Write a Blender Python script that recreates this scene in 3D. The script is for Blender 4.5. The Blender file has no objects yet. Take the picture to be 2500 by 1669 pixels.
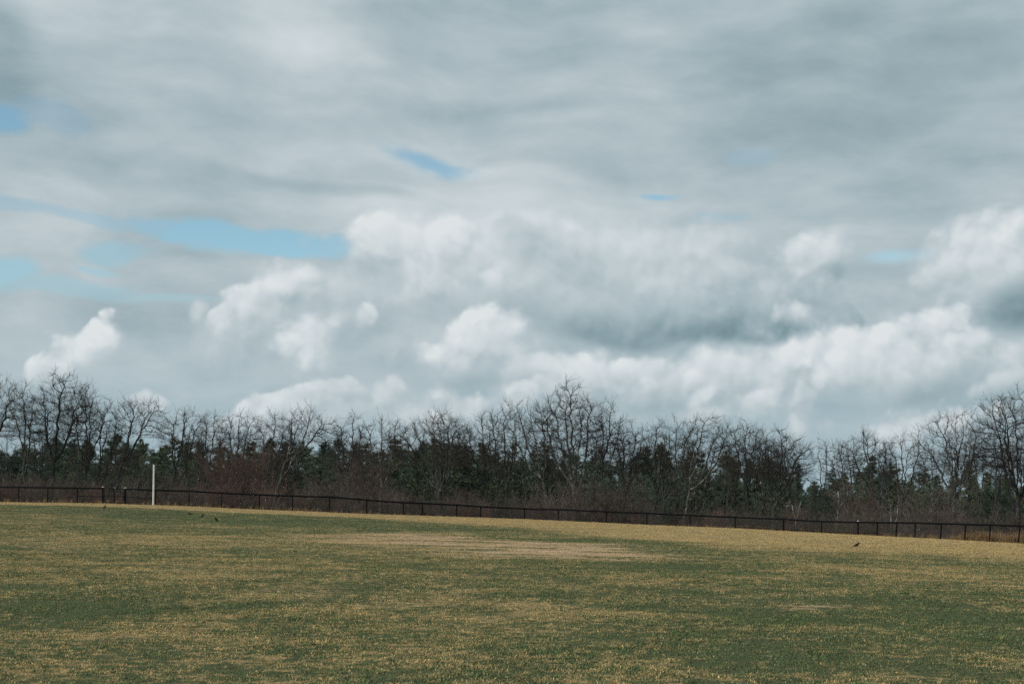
import bpy, math, random
import numpy as np
from mathutils import Vector, Matrix

# ------------------------------------------------------------------ camera, sky, sun, exposure
SC = bpy.context.scene
COL = SC.collection
FPX, CX, HY, EYE = 3500.0, 1250.0, 1250.0, 1.7      # focal length and horizon in photograph pixels, eye height in metres

cam_data = bpy.data.cameras.new("camera")
cam_data.sensor_width = 36.0
cam_data.lens = FPX / 2500.0 * 36.0
cam_data.shift_y = (HY - 834.5) / 2500.0
cam_data.clip_start = 0.1
cam_data.clip_end = 20000.0
cam = bpy.data.objects.new("camera", cam_data)
cam.location = (0, 0, EYE)
cam.rotation_euler = (math.radians(90), 0, 0)
COL.objects.link(cam)
SC.camera = cam

SC.view_settings.view_transform = 'Standard'
SC.view_settings.look = 'None'
SC.view_settings.exposure = 0.0
SC.view_settings.gamma = 1.0
SC.view_settings.use_curve_mapping = False
SC.cycles.use_denoising = False
SC.cycles.max_bounces = 6
SC.cycles.diffuse_bounces = 3
SC.cycles.sample_clamp_indirect = 4.0

SUN_EL, SUN_AZ = math.radians(42), math.radians(-125)      # azimuth from +Y, clockwise positive: behind the camera to the left
to_sun = Vector((math.sin(SUN_AZ) * math.cos(SUN_EL), math.cos(SUN_AZ) * math.cos(SUN_EL), math.sin(SUN_EL)))
sun_data = bpy.data.lights.new("sun", 'SUN')
sun_data.energy = 2.4
sun_data.angle = math.radians(12)
sun_data.color = (1.0, 0.95, 0.87)
sun = bpy.data.objects.new("sun", sun_data)
sun.rotation_euler = to_sun.to_track_quat('Z', 'Y').to_euler()
sun.location = (0, 0, 60)
COL.objects.link(sun)

world = bpy.data.worlds.new("World")
SC.world = world
world.use_nodes = True
world.cycles.sampling_method = 'MANUAL'
world.cycles.sample_map_resolution = 256

# ------------------------------------------------------------------ node helper
class NT:
    def __init__(self, tree):
        self.t = tree
    def n(self, typ, **kw):
        nd = self.t.nodes.new(typ)
        for k, v in kw.items():
            setattr(nd, k, v)
        return nd
    def put(self, sock, v):
        if isinstance(v, bpy.types.NodeSocket):
            self.t.links.new(v, sock)
        elif v is not None:
            sock.default_value = v
    def math(self, op, a, b=None, c=None, clamp=False):
        nd = self.n('ShaderNodeMath', operation=op, use_clamp=clamp)
        for i, v in enumerate((a, b, c)):
            self.put(nd.inputs[i], v)
        return nd.outputs[0]
    def vec(self, op, a, b=None, out=0):
        nd = self.n('ShaderNodeVectorMath', operation=op)
        self.put(nd.inputs[0], a)
        if op == 'SCALE':
            self.put(nd.inputs['Scale'], b)
        elif b is not None:
            self.put(nd.inputs[1], b)
        return nd.outputs[out]
    def rng(self, v, a, b, c=0.0, d=1.0, smooth=True):
        nd = self.n('ShaderNodeMapRange', interpolation_type='SMOOTHSTEP' if smooth else 'LINEAR', clamp=True)
        for i, x in enumerate((v, a, b, c, d)):
            self.put(nd.inputs[i], x)
        return nd.outputs[0]
    def mixf(self, f, a, b):
        nd = self.n('ShaderNodeMix', data_type='FLOAT')
        self.put(nd.inputs[0], f); self.put(nd.inputs[2], a); self.put(nd.inputs[3], b)
        return nd.outputs[0]
    def mixc(self, f, a, b, blend='MIX'):
        nd = self.n('ShaderNodeMix', data_type='RGBA', blend_type=blend)
        self.put(nd.inputs[0], f); self.put(nd.inputs[6], a); self.put(nd.inputs[7], b)
        return nd.outputs[2]
    def mapping(self, v, loc=(0, 0, 0), rot=0.0, scale=(1, 1, 1), typ='TEXTURE'):
        nd = self.n('ShaderNodeMapping', vector_type=typ)
        self.put(nd.inputs[0], v)
        nd.inputs['Location'].default_value = loc
        nd.inputs['Rotation'].default_value = (0, 0, rot)
        nd.inputs['Scale'].default_value = scale
        return nd.outputs[0]
    def noise(self, v, scale, detail=4.0, rough=0.5, dist=0.0, out=0, dim='3D', lac=2.0):
        nd = self.n('ShaderNodeTexNoise', noise_dimensions=dim)
        self.put(nd.inputs['Vector'], v)
        nd.inputs['Scale'].default_value = scale
        nd.inputs['Detail'].default_value = detail
        nd.inputs['Roughness'].default_value = rough
        nd.inputs['Lacunarity'].default_value = lac
        nd.inputs['Distortion'].default_value = dist
        return nd.outputs[out]
    def ramp(self, f, stops):
        nd = self.n('ShaderNodeValToRGB')
        el = nd.color_ramp.elements
        el[0].position, el[0].color = stops[0][0], stops[0][1]
        el[1].position, el[1].color = stops[-1][0], stops[-1][1]
        for p, c in stops[1:-1]:
            e = el.new(p); e.color = c
        self.put(nd.inputs[0], f)
        return nd.outputs[0]

def lin(r, g, b):
    f = lambda c: (c / 255 / 12.92) if c <= 10 else ((c / 255 + 0.055) / 1.055) ** 2.4
    return (f(r), f(g), f(b), 1.0)

# ------------------------------------------------------------------ the sky: Nishita blue under a stratus sheet and cumulus
SKY_STRENGTH = 0.13
def build_sky():
    t = world.node_tree
    t.nodes.clear()
    k = NT(t)
    out = k.n('ShaderNodeOutputWorld')
    sky = k.n('ShaderNodeTexSky', sky_type='NISHITA', sun_disc=False)
    sky.sun_elevation = SUN_EL
    sky.sun_rotation = SUN_AZ
    sky.air_density = 1.0; sky.dust_density = 0.3; sky.ozone_density = 1.0
    tc = k.n('ShaderNodeTexCoord').outputs['Generated']
    d = k.vec('NORMALIZE', tc)
    sep = k.n('ShaderNodeSeparateXYZ'); k.put(sep.inputs[0], d)
    az = k.math('ARCTAN2', sep.outputs[0], sep.outputs[1])
    el = k.math('ARCSINE', sep.outputs[2])
    P = k.n('ShaderNodeCombineXYZ'); k.put(P.inputs[0], az); k.put(P.inputs[1], el)
    P = P.outputs[0]

    # a slow warp for everything, and billowing fields for the cumulus: round cells with creases between them
    def turned(v):          # turned and shifted so that no two octaves share a lattice line inside the view
        return k.mapping(v, loc=(7.313, 3.171, 0), rot=0.6, typ='POINT')
    off = lambda x, y: (x * math.cos(0.6) - y * math.sin(0.6), x * math.sin(0.6) + y * math.cos(0.6), 0)
    nbig = k.noise(P, 9.0, 1.0, 0.4, out=1, dim='2D')
    wb = k.vec('SCALE', k.vec('SUBTRACT', nbig, (0.5, 0.5, 0.5)), 0.022)
    Ps = k.vec('ADD', P, wb)
    nf = k.noise(turned(P), 70.0, 3.0, 0.55, out=1, dim='2D')
    Pb = k.vec('ADD', Ps, k.vec('SCALE', k.vec('SUBTRACT', nf, (0.5, 0.5, 0.5)), 0.0075))
    Pb, Pt = turned(Pb), turned(Ps)
    def billow(v, detail):
        nd = k.n('ShaderNodeTexVoronoi', voronoi_dimensions='2D', feature='SMOOTH_F1')
        k.put(nd.inputs['Vector'], v)
        nd.inputs['Scale'].default_value = 25.0; nd.inputs['Detail'].default_value = detail
        nd.inputs['Roughness'].default_value = 0.42; nd.inputs['Lacunarity'].default_value = 2.4
        nd.inputs['Smoothness'].default_value = 0.35
        return nd.outputs['Distance']
    v1 = billow(Pb, 2.0)
    v2 = billow(k.vec('ADD', Pb, off(-0.0045, 0.0070)), 2.0)
    n1 = k.noise(Pt, 20.0, 6.0, 0.45, dim='2D')
    n2 = k.noise(k.vec('ADD', Pt, off(-0.0050, 0.0080)), 20.0, 3.0, 0.45, dim='2D')
    relief = k.math('MULTIPLY_ADD', k.math('SUBTRACT', n1, n2), 0.40, k.math('MULTIPLY', k.math('SUBTRACT', v2, v1), 0.45))
    edge = k.math('MULTIPLY_ADD', v1, -0.85, k.math('MULTIPLY_ADD', n1, 0.95, -0.475 + 0.46))

    # stratus sheet: long, slightly tilted bands with lumps and fine texture
    pb = k.mapping(Ps, rot=math.radians(-4), scale=(1 / 3.4, 1 / 11.0, 1.0))
    s1 = k.noise(pb, 1.0, 5.0, 0.52, dim='2D')
    pb2 = k.mapping(Ps, loc=(3.1, 1.7, 0), rot=math.radians(-2), scale=(1 / 13.0, 1 / 34.0, 1.0))
    s2 = k.noise(pb2, 1.0, 5.0, 0.55, dim='2D')
    b = k.math('MULTIPLY_ADD', k.math('SUBTRACT', s1, 0.5), 0.55, 0.52)
    b = k.math('MULTIPLY_ADD', k.math('SUBTRACT', s2, 0.5), 0.40, b)
    h = k.rng(k.math('MULTIPLY_ADD', s1, -1.0, k.math('MULTIPLY', s2, -0.35)), -0.44, -0.30)   # natural rifts anywhere in the sheet
    torn = k.math('MULTIPLY_ADD', k.math('SUBTRACT', s2, 0.5), 1.3, k.math('MULTIPLY', k.math('SUBTRACT', n1, 0.5), 0.9))

    def xy(v):
        q = k.n('ShaderNodeSeparateXYZ'); k.put(q.inputs[0], v)
        return q.outputs[0], q.outputs[1]
    Ps = xy(Ps)
    chain = lambda: b

    def local(coord, px, py, rx, ry, rot):
        a = math.atan((px - CX) / FPX)
        e = math.atan((HY - py) / FPX * math.cos(a))
        c = k.n('ShaderNodeCombineXYZ')            # z carries the running value so the nodes are evaluated one lobe after another
        k.put(c.inputs[0], coord[0]); k.put(c.inputs[1], coord[1]); k.put(c.inputs[2], chain())
        return k.mapping(c.outputs[0], loc=(a, e, 0), rot=math.radians(rot), scale=(rx / FPX, ry / FPX, 1e7))

    def soft(px, py, rx, ry, rot, amp):
        nonlocal b
        r = k.vec('LENGTH', local(Ps, px, py, rx, ry, rot), out=1)
        b = k.math('MULTIPLY_ADD', k.rng(r, 1.15, 0.1), amp, b)

    def hole(px, py, rx, ry, rot, amt, edge=0.45):
        nonlocal h
        r = k.vec('LENGTH', local(Ps, px, py, rx, ry, rot), out=1)
        h = k.math('MAXIMUM', h, k.rng(k.math('ADD', r, torn), 1.1, edge, 0.0, amt))

    def puff(px, py, rx, ry, rot, top, bot, alpha=1.0, ht=0.80, hb=0.25, rel=0.95, crisp=True):
        """one lobe of cumulus: firm upper edge, loose lower edge, brightness top to bottom"""
        nonlocal b, h
        L = local(Ps, px, py, rx, ry, rot)
        r = k.vec('LENGTH', L, out=1)
        a0 = math.atan((px - CX) / FPX); e0 = math.atan((HY - py) / FPX * math.cos(a0))
        A, B = -math.sin(math.radians(rot)) * FPX / ry, math.cos(math.radians(rot)) * FPX / ry
        v = k.math('MULTIPLY_ADD', Ps[0], A, k.math('MULTIPLY_ADD', Ps[1], B, k.math('MULTIPLY_ADD', b, 0.0, -(A * a0 + B * e0))))
        inner = k.rng(v, -0.5, 0.6, hb, min(0.90, ht + 0.05) if crisp else ht, smooth=False)
        wide = k.math('SUBTRACT', 1.05, inner)
        amp = min(1.25, (60.0 if crisp else 34.0) / min(rx, ry))
        f = k.math('MULTIPLY_ADD', edge, amp, k.math('SUBTRACT', 1.05, r))
        m = k.rng(f, 0.0, wide, 0.0, alpha)
        lum = k.rng(v, -0.9, 0.75, bot, top)
        lum = k.math('MULTIPLY_ADD', relief, rel, lum)
        b = k.mixf(m, b, lum)
        h = k.math('MULTIPLY', h, k.math('SUBTRACT', 1.0, m))

    for a in SKY_SOFT: soft(*a)
    chain = lambda: h
    for a in SKY_HOLES: hole(*a)
    # the low air near the horizon is bluer than the sheet overhead
    low = k.rng(el, 0.135, 0.03, 0.0, 0.55)
    h = k.math('MAXIMUM', h, low)
    for a in SKY_PUFFS: puff(*a[:7], **(a[7] if len(a) > 7 else {}))

    cloud = k.ramp(b, [(0.0, lin(106, 130, 140)), (0.25, lin(139, 161, 169)), (0.5, lin(171, 187, 193)),
                       (0.75, lin(200, 210, 214)), (1.0, lin(221, 227, 229))])
    cloud = k.vec('SCALE', cloud, 1.0 / SKY_STRENGTH)
    low_air = tuple(c / SKY_STRENGTH for c in lin(146, 174, 184)[:3]) + (1.0,)
    blue = k.mixc(1.0, sky.outputs[0], (0.88, 1.03, 0.93, 1.0), blend='MULTIPLY')
    blue = k.mixc(k.rng(el, 0.15, 0.09), blue, low_air)
    colour = k.mixc(h, cloud, blue)
    bg = k.n('ShaderNodeBackground'); k.put(bg.inputs[0], colour); bg.inputs[1].default_value = SKY_STRENGTH
    k.put(out.inputs[0], bg.outputs[0])

# photograph pixel, half width, half height, tilt, change in brightness
SKY_SOFT = [
    (20, 140, 100, 190, 0, -0.18), (2300, 60, 600, 200, 0, -0.12), (2350, 240, 500, 120, 0, -0.06), (760, 270, 420, 70, -3, -0.06),
    (680, 100, 300, 70, 0, 0.08), (860, 150, 330, 50, -5, 0.08), (850, 455, 330, 20, -7, -0.12), (1600, 60, 120, 60, 0, 0.07),
    (900, 510, 500, 60, -2, 0.14), (1500, 480, 700, 50, -2, 0.14), (620, 390, 420, 40, -6, 0.08), (300, 470, 330, 36, -3, 0.10),
    (1700, 560, 900, 90, 0, 0.16), (2000, 330, 500, 80, 6, -0.05), (200, 570, 260, 40, -3, 0.04), (60, 700, 300, 30, 0, -0.05),
    (560, 660, 300, 26, 0, 0.05), (420, 870, 500, 60, 0, 0.06), (1250, 420, 260, 24, -5, 0.10), (1350, 290, 260, 30, 3, 0.07),
    (1150, 260, 500, 40, 0, -0.07), (1900, 190, 400, 50, 0, -0.06), (250, 380, 220, 24, 0, -0.05), (430, 205, 260, 34, 0, 0.07),
]
# photograph pixel, half width, half height, tilt, opening
SKY_HOLES = [
    (5, 290, 78, 46, 0, 1.0), (130, 290, 110, 40, -14, 0.32), (1040, 384, 165, 27, -9, 0.85, 0.2), (1600, 459, 70, 12, -4, 0.9),
    (630, 585, 250, 44, -3, 1.0, 0.6), (420, 560, 130, 30, -14, 0.75), (240, 530, 230, 20, -4, 0.45), (260, 620, 130, 40, 4, 0.6),
    (10, 668, 90, 40, 0, 0.8), (220, 668, 90, 16, -4, 0.6), (120, 705, 240, 26, 0, 0.42),
    (2200, 626, 110, 22, 0, 0.6, 0.2), (440, 738, 200, 16, -1, 0.35), (1850, 378, 70, 24, 0, 0.25), (30, 505, 120, 18, -4, 0.4),
    (1160, 970, 40, 40, 0, 0.5), (2050, 1010, 90, 30, 0, 0.5),
]
# photograph pixel, half width, half height, tilt, brightness at the top, at the bottom
SOFT = dict(crisp=False, ht=0.35, hb=0.10, rel=0.7)
VS = dict(crisp=False, ht=0.10, hb=0.05, rel=0.5)
SKY_PUFFS = [
    # grey-white body of the great cumulus
    (1440, 690, 690, 215, 0, 0.76, 0.52, dict(VS, ht=0.3)),
    (1040, 610, 300, 115, 0, 0.96, 0.60, dict(ht=0.55, hb=0.1)),
    (985, 570, 170, 60, 0, 0.98, 0.84, dict(VS)),
    (1320, 555, 210, 55, 0, 0.90, 0.70, dict(VS)),
    (1310, 620, 150, 75, -20, 0.58, 0.60, dict(VS, alpha=0.9)),
    (1230, 560, 60, 50, -30, 0.60, 0.62, dict(SOFT, alpha=0.8)),
    (1620, 600, 240, 80, 0, 0.86, 0.66, dict(VS, alpha=0.85)),
    (880, 672, 150, 46, 0, 0.50, 0.52, dict(VS, alpha=0.9)),
    (1060, 690, 170, 70, 0, 0.72, 0.6, dict(SOFT, alpha=0.7)),
    (985, 725, 80, 44, 35, 0.86, 0.6, dict(SOFT, alpha=0.9)),
    (1195, 675, 26, 30, 50, 0.90, 0.7, dict(SOFT, alpha=0.9)),
    (1100, 770, 260, 60, 0, 0.52, 0.46, dict(VS, alpha=0.85)),
    (1480, 690, 230, 100, -20, 0.58, 0.48, dict(VS, alpha=0.8)),
    (1600, 700, 130, 60, -30, 0.80, 0.58, dict(SOFT, alpha=0.75)),
    (1800, 700, 250, 100, 0, 0.70, 0.50, dict(SOFT, alpha=0.85)),
    (1690, 640, 60, 40, -20, 0.55, 0.5, dict(SOFT, alpha=0.7)),
    (1990, 630, 130, 90, 15, 0.82, 0.52, dict(alpha=0.95, ht=0.5)),
    (2010, 695, 110, 34, 22, 0.42, 0.36, dict(SOFT, alpha=0.95, hb=0.5)),
    (1480, 790, 330, 66, -3, 0.46, 0.20, dict(VS, alpha=1.0, hb=0.55)),
    (1740, 800, 260, 70, 0, 0.42, 0.14, dict(SOFT, alpha=0.9, hb=0.6)),
    (1900, 835, 230, 45, -4, 0.30, 0.12, dict(SOFT, alpha=0.95, hb=0.6)),
    (2100, 730, 200, 60, 0, 0.66, 0.60, dict(VS, alpha=0.7)),
    (2190, 790, 200, 70, 0, 0.60, 0.52, dict(VS, alpha=0.7)),
    # the bright cumulus at the right edge with its dark shoulder
    (2420, 640, 175, 115, 10, 1.02, 0.66, dict(ht=0.55, hb=0.1)),
    (2360, 740, 130, 110, 10, 0.66, 0.46, dict(SOFT, alpha=0.9)),
    (2500, 775, 130, 100, 30, 0.22, 0.10, dict(SOFT, alpha=1.0)),
    (2380, 830, 90, 40, 0, 0.36, 0.3, dict(SOFT, alpha=0.8)),
    (1960, 790, 78, 46, -15, 0.92, 0.66, dict(ht=0.3, hb=0.1, alpha=0.85)),
    (2062, 818, 78, 56, 0, 0.36, 0.22, dict(ht=0.6, hb=0.4)),
    (2080, 780, 34, 30, 0, 0.40, 0.34, dict(ht=0.6, hb=0.4)),
    # long low bank under the dark bases
    (1850, 925, 760, 100, 2, 0.76, 0.54, dict(ht=0.5, hb=0.2, rel=0.6)),
    (2350, 900, 300, 90, 8, 0.74, 0.52, dict(ht=0.5, hb=0.1, rel=0.6)),
    (1360, 930, 260, 100, 10, 0.76, 0.54, dict(ht=0.5, hb=0.2, rel=0.6)),
    (1340, 920, 160, 80, 14, 0.86, 0.54, dict(ht=0.65)),
    (1560, 910, 230, 58, 0, 0.84, 0.52, dict(ht=0.65)),
    (1800, 925, 240, 70, 0, 0.84, 0.50, dict(ht=0.65)),
    (1720, 900, 50, 36, 40, 0.98, 0.7, dict(SOFT)),
    (2000, 915, 190, 66, 0, 0.86, 0.54, dict(ht=0.65)),
    (2180, 885, 240, 92, 24, 1.0, 0.62, dict(ht=0.65)),
    (2090, 910, 120, 60, 20, 0.98, 0.7, dict(SOFT, alpha=0.9)),
    (2238, 838, 46, 40, 0, 0.44, 0.38, dict(ht=0.2, hb=0.1, alpha=0.85)),
    (2400, 880, 170, 70, 8, 0.92, 0.52, dict(ht=0.6)),
    (2280, 965, 300, 44, 10, 0.44, 0.34, dict(VS, alpha=0.9)),
    (1560, 985, 330, 36, 0, 0.46, 0.42, dict(VS, alpha=0.7)),
    (1712, 972, 46, 26, 30, 0.90, 0.72, dict(ht=0.4, hb=0.2, alpha=0.9)),
    (1830, 985, 80, 34, 0, 0.80, 0.5, dict(SOFT, alpha=0.9)),
    (2440, 945, 120, 34, 14, 0.76, 0.5, dict(SOFT, alpha=0.9)),
    # separate cumuli on the left
    (720, 790, 300, 160, 20, 0.72, 0.52, dict(VS, alpha=0.9, rel=0.5, ht=0.3)),
    (1130, 860, 280, 110, 6, 0.70, 0.50, dict(VS, alpha=0.9, rel=0.5, ht=0.3)),
    (195, 838, 108, 56, 36, 0.98, 0.74, dict(ht=0.75, hb=0.2)),
    (130, 895, 80, 42, 25, 0.90, 0.66, dict(ht=0.6, alpha=0.95)),
    (700, 830, 330, 110, 14, 0.62, 0.50, dict(VS, alpha=0.75)),
    (490, 775, 42, 44, 0, 0.76, 0.56, dict(SOFT, alpha=0.95)),
    (550, 785, 50, 34, 30, 0.92, 0.62, dict(ht=0.6)),
    (615, 745, 74, 58, 10, 0.94, 0.64, dict(ht=0.6)),
    (725, 710, 150, 85, 14, 0.88, 0.58, dict(ht=0.5)),
    (770, 855, 110, 95, 46, 0.98, 0.54, dict(ht=0.6, hb=0.1)),
    (880, 790, 52, 36, -35, 0.88, 0.56, dict(ht=0.6, alpha=0.95)),
    (940, 860, 130, 100, 0, 0.50, 0.44, dict(VS, alpha=0.7)),
    (1170, 855, 180, 95, 14, 1.0, 0.58, dict(ht=0.65, hb=0.1)),
    (1065, 865, 74, 56, 10, 1.04, 0.66, dict(ht=0.65, hb=0.1)),
    (1180, 935, 200, 40, 4, 0.42, 0.38, dict(VS, alpha=0.85)),
    # low line of cumulus behind the trees
    (860, 1010, 440, 80, 2, 0.68, 0.56, dict(ht=0.6, hb=0.1, rel=0.5)),
    (2180, 1040, 260, 56, 2, 0.66, 0.55, dict(ht=0.6, hb=0.1, rel=0.5)),
    (445, 975, 70, 44, 0, 0.70, 0.58, dict(ht=0.6)),
    (345, 990, 60, 36, 0, 0.74, 0.6, dict(ht=0.6)),
    (700, 1000, 190, 54, 8, 0.74, 0.58, dict(ht=0.7)),
    (840, 985, 90, 50, 12, 0.76, 0.58, dict(ht=0.65)),
    (960, 985, 95, 62, 0, 0.76, 0.58, dict(ht=0.7)),
    (1140, 995, 130, 60, 6, 0.72, 0.56, dict(ht=0.65)),
    (1300, 970, 130, 46, 20, 0.76, 0.56, dict(ht=0.6)),
    (1650, 1015, 230, 40, 0, 0.62, 0.52, dict(SOFT)),
    (1960, 1010, 80, 50, 30, 0.68, 0.54, dict(ht=0.6)),
    (2130, 1035, 130, 46, 4, 0.80, 0.6, dict(ht=0.7)),
    (2290, 1025, 110, 50, 6, 0.80, 0.6, dict(ht=0.7)),
]
build_sky()

# ------------------------------------------------------------------ the lie of the land (metres; camera stands at 0, 0)
G_PX = [-400, 0, 46, 189, 254, 375, 462, 633, 805, 895, 985, 1115, 1264, 1480, 1580, 1685, 1795, 1913, 2006, 2095, 2142, 2235, 2299, 2419, 2492, 2800]
G_PY = [1226, 1226, 1226.5, 1228, 1229, 1233, 1236, 1244, 1251, 1254, 1257, 1261, 1266, 1276, 1281, 1285, 1289.5, 1296, 1301, 1305.6, 1308, 1312.6, 1316, 1324, 1328.6, 1346]
R_PX = [-400, 0, 46, 189, 254, 302, 375, 462, 542, 633, 714, 805, 895, 985, 1031, 1115, 1173, 1280, 1363, 1480, 1580, 1685, 1795, 1913, 2006, 2095, 2142, 2235, 2299, 2359, 2419, 2492, 2800]
R_PY = [1186, 1188, 1188.5, 1190.5, 1191, 1193, 1195.5, 1198, 1203, 1207, 1210, 1212.5, 1219.5, 1226, 1227.6, 1232, 1236, 1241, 1243, 1248, 1251.7, 1257, 1262, 1266.3, 1272, 1274, 1274.7, 1275.6, 1277.5, 1279, 1280.4, 1283, 1292]
Y_PX = [-400, 0, 375, 800, 1280, 1800, 2100, 2300, 2500, 2800]
Y_FT = [122, 115, 114, 116, 120, 117, 108, 101, 95, 88]
FENCE_H = 1.22

fence_y = lambda px: np.interp(px, Y_PX, Y_FT)
_p = np.linspace(-400, 2800, 400)
_yf = fence_y(_p)
_xf = (_p - CX) / FPX * _yf
_zb = EYE + (HY - np.interp(_p, R_PX, R_PY)) / FPX * _yf - FENCE_H
_yc = _yf - 2.5
_xc = (_p - CX) / FPX * _yc
_zc = EYE + (HY - np.interp(_p, G_PX, G_PY)) / FPX * _yc
_zb = np.minimum(_zb, _zc + 0.04)
_ker = np.ones(13) / 13.0
_sm = lambda a: np.convolve(np.pad(a, 6, mode='edge'), _ker, 'valid')
_zb, _zc = _sm(_zb), _sm(_zc)

def sstep(t):
    t = np.clip(t, 0, 1)
    return t * t * (3 - 2 * t)

def ground_z(x, y):
    x = np.asarray(x, float); y = np.asarray(y, float)
    yc = np.interp(x, _xc, _yc); zc = np.interp(x, _xc, _zc)
    yf = np.interp(x, _xf, _yf); zb = np.interp(x, _xf, _zb)
    z = zc * np.clip(y / yc, 0, 1)
    z = z + 0.02 * np.sin(x * 0.9 + 1.3) * np.sin(y * 0.55) * np.clip(y / 8, 0, 1) * np.clip((yc - y) / 25, 0, 1)
    t = sstep((y - yc) / (yf - yc))
    z = np.where(y > yc, zc + (zb - zc) * t, z)
    z = np.where(y > yf, zb - 1.3 * sstep((y - yf - 1.0) / 16.0), z)
    far = sstep((y - yf - 20) / 80)
    z = z + far * (-0.8 - z) * (y > yf)
    return z + 5.5 * sstep((y - 228) / 60)               # a wooded rise closes the view behind the pines

def hit(px, py):
    """the point of the ground seen at a photograph pixel"""
    ys = np.linspace(6, 116, 4000)
    xs = (px - CX) / FPX * ys
    p = HY - FPX * (ground_z(xs, ys) - EYE) / ys
    i = int(np.argmax(p <= py)) if (p <= py).any() else len(ys) - 1
    return xs[i], ys[i]

def at(px, y):
    x = (px - CX) / FPX * y
    return Vector((x, y, float(ground_z(x, y))))

# ------------------------------------------------------------------ mesh helpers
def mesh_np(name, verts, faces, mats=(), smooth=False, tri=None):
    """verts (n,3); faces (m,k) one polygon size"""
    me = bpy.data.meshes.new(name)
    verts = np.ascontiguousarray(verts, np.float32); faces = np.ascontiguousarray(faces, np.int32)
    n, kk = faces.shape
    me.vertices.add(len(verts)); me.vertices.foreach_set("co", verts.ravel())
    me.loops.add(n * kk); me.loops.foreach_set("vertex_index", faces.ravel())
    me.polygons.add(n)
    me.polygons.foreach_set("loop_start", np.arange(0, n * kk, kk, dtype=np.int32))
    if smooth:
        me.polygons.foreach_set("use_smooth", np.ones(n, dtype=bool))
    me.update(calc_edges=True)
    for m in mats:
        me.materials.append(m)
    return me

def tubes(p0, p1, r0, r1, sides=3, ext=0.0):
    """a tapered prism for every segment -> verts, quads"""
    p0 = np.asarray(p0, float).reshape(-1, 3); p1 = np.asarray(p1, float).reshape(-1, 3)
    r0 = np.broadcast_to(np.asarray(r0, float), (len(p0),)); r1 = np.broadcast_to(np.asarray(r1, float), (len(p0),))
    d = p1 - p0
    L = np.linalg.norm(d, axis=1, keepdims=True) + 1e-9
    d = d / L
    if ext:
        p0 = p0 - d * (r0[:, None] * ext); p1 = p1 + d * (r1[:, None] * ext)
    ref = np.where(np.abs(d[:, 2:3]) > 0.9, np.array([[1.0, 0, 0]]), np.array([[0, 0, 1.0]]))
    u = np.cross(d, ref); u /= np.linalg.norm(u, axis=1, keepdims=True) + 1e-9
    v = np.cross(d, u)
    a = np.arange(sides) * 2 * np.pi / sides
    ring = u[:, None, :] * np.cos(a)[None, :, None] + v[:, None, :] * np.sin(a)[None, :, None]
    va = p0[:, None, :] + ring * r0[:, None, None]
    vb = p1[:, None, :] + ring * r1[:, None, None]
    V = np.concatenate([va, vb], axis=1).reshape(-1, 3)
    base = (np.arange(len(p0)) * 2 * sides)[:, None]
    i = np.arange(sides)[None, :]; j = (np.arange(sides)[None, :] + 1) % sides
    F = np.stack([base + i, base + j, base + sides + j, base + sides + i], axis=2).reshape(-1, 4)
    return V, F

def join(parts):
    V, F, o = [], [], 0
    for v, f in parts:
        if len(v) == 0: continue
        V.append(v); F.append(f + o); o += len(v)
    return np.concatenate(V), np.concatenate(F)

def lathe(profile, sides=12):
    """profile [(r, z)] from bottom to top, closed ends -> verts, quads"""
    a = np.arange(sides) * 2 * np.pi / sides
    V = np.concatenate([np.stack([r * np.cos(a), r * np.sin(a), np.full(sides, z)], 1) for r, z in profile])
    F = []
    for q in range(len(profile) - 1):
        for i in range(sides):
            j = (i + 1) % sides
            F.append((q * sides + i, q * sides + j, (q + 1) * sides + j, (q + 1) * sides + i))
    return V, np.array(F)

def link(name, me, parent=None, loc=None):
    o = bpy.data.objects.new(name, me)
    COL.objects.link(o)
    if parent is not None: o.parent = parent
    if loc is not None: o.location = loc
    return o

def tag(o, label=None, cat=None, group=None, kind=None):
    if label: o["label"] = label
    if cat: o["category"] = cat
    if group: o["group"] = group
    if kind: o["kind"] = kind
    return o

def thing(name, label, cat, loc, group=None, rz=0.0):
    o = link(name, None, None, loc)
    o.rotation_euler.z = rz
    o.empty_display_size = 0.3
    return tag(o, label, cat, group)

def copy_tree(o, parent=None):
    c = o.copy(); COL.objects.link(c); c.parent = parent
    for ch in o.children:
        copy_tree(ch, c)
    return c

# ------------------------------------------------------------------ materials
def material(name):
    m = bpy.data.materials.new(name); m.use_nodes = True
    t = m.node_tree; t.nodes.clear()
    k = NT(t)
    out = k.n('ShaderNodeOutputMaterial'); bs = k.n('ShaderNodeBsdfPrincipled')
    t.links.new(bs.outputs[0], out.inputs[0])
    return m, k, bs

def bark_material(name, dark, pale, amount, rough=0.9):
    m, k, bs = material(name)
    pos = k.n('ShaderNodeNewGeometry').outputs['Position']
    n = k.noise(pos, 2.2, 5.0, 0.6)
    st = k.noise(k.mapping(pos, scale=(1 / 9.0, 1 / 9.0, 1 / 1.5)), 1.0, 4.0, 0.6)
    f = k.rng(k.math('ADD', n, k.math('MULTIPLY', k.math('SUBTRACT', st, 0.5), 0.8)), 0.62 - amount, 0.86 - amount)
    c = k.mixc(f, dark + (1,), pale + (1,))
    rnd = k.n('ShaderNodeObjectInfo').outputs['Random']
    c = k.mixc(1.0, c, k.ramp(rnd, [(0, (0.75, 0.75, 0.75, 1)), (1, (1.25, 1.22, 1.18, 1))]), blend='MULTIPLY')
    k.put(bs.inputs['Base Color'], c); bs.inputs['Roughness'].default_value = rough
    bs.inputs['Specular IOR Level'].default_value = 0.2
    return m

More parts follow.
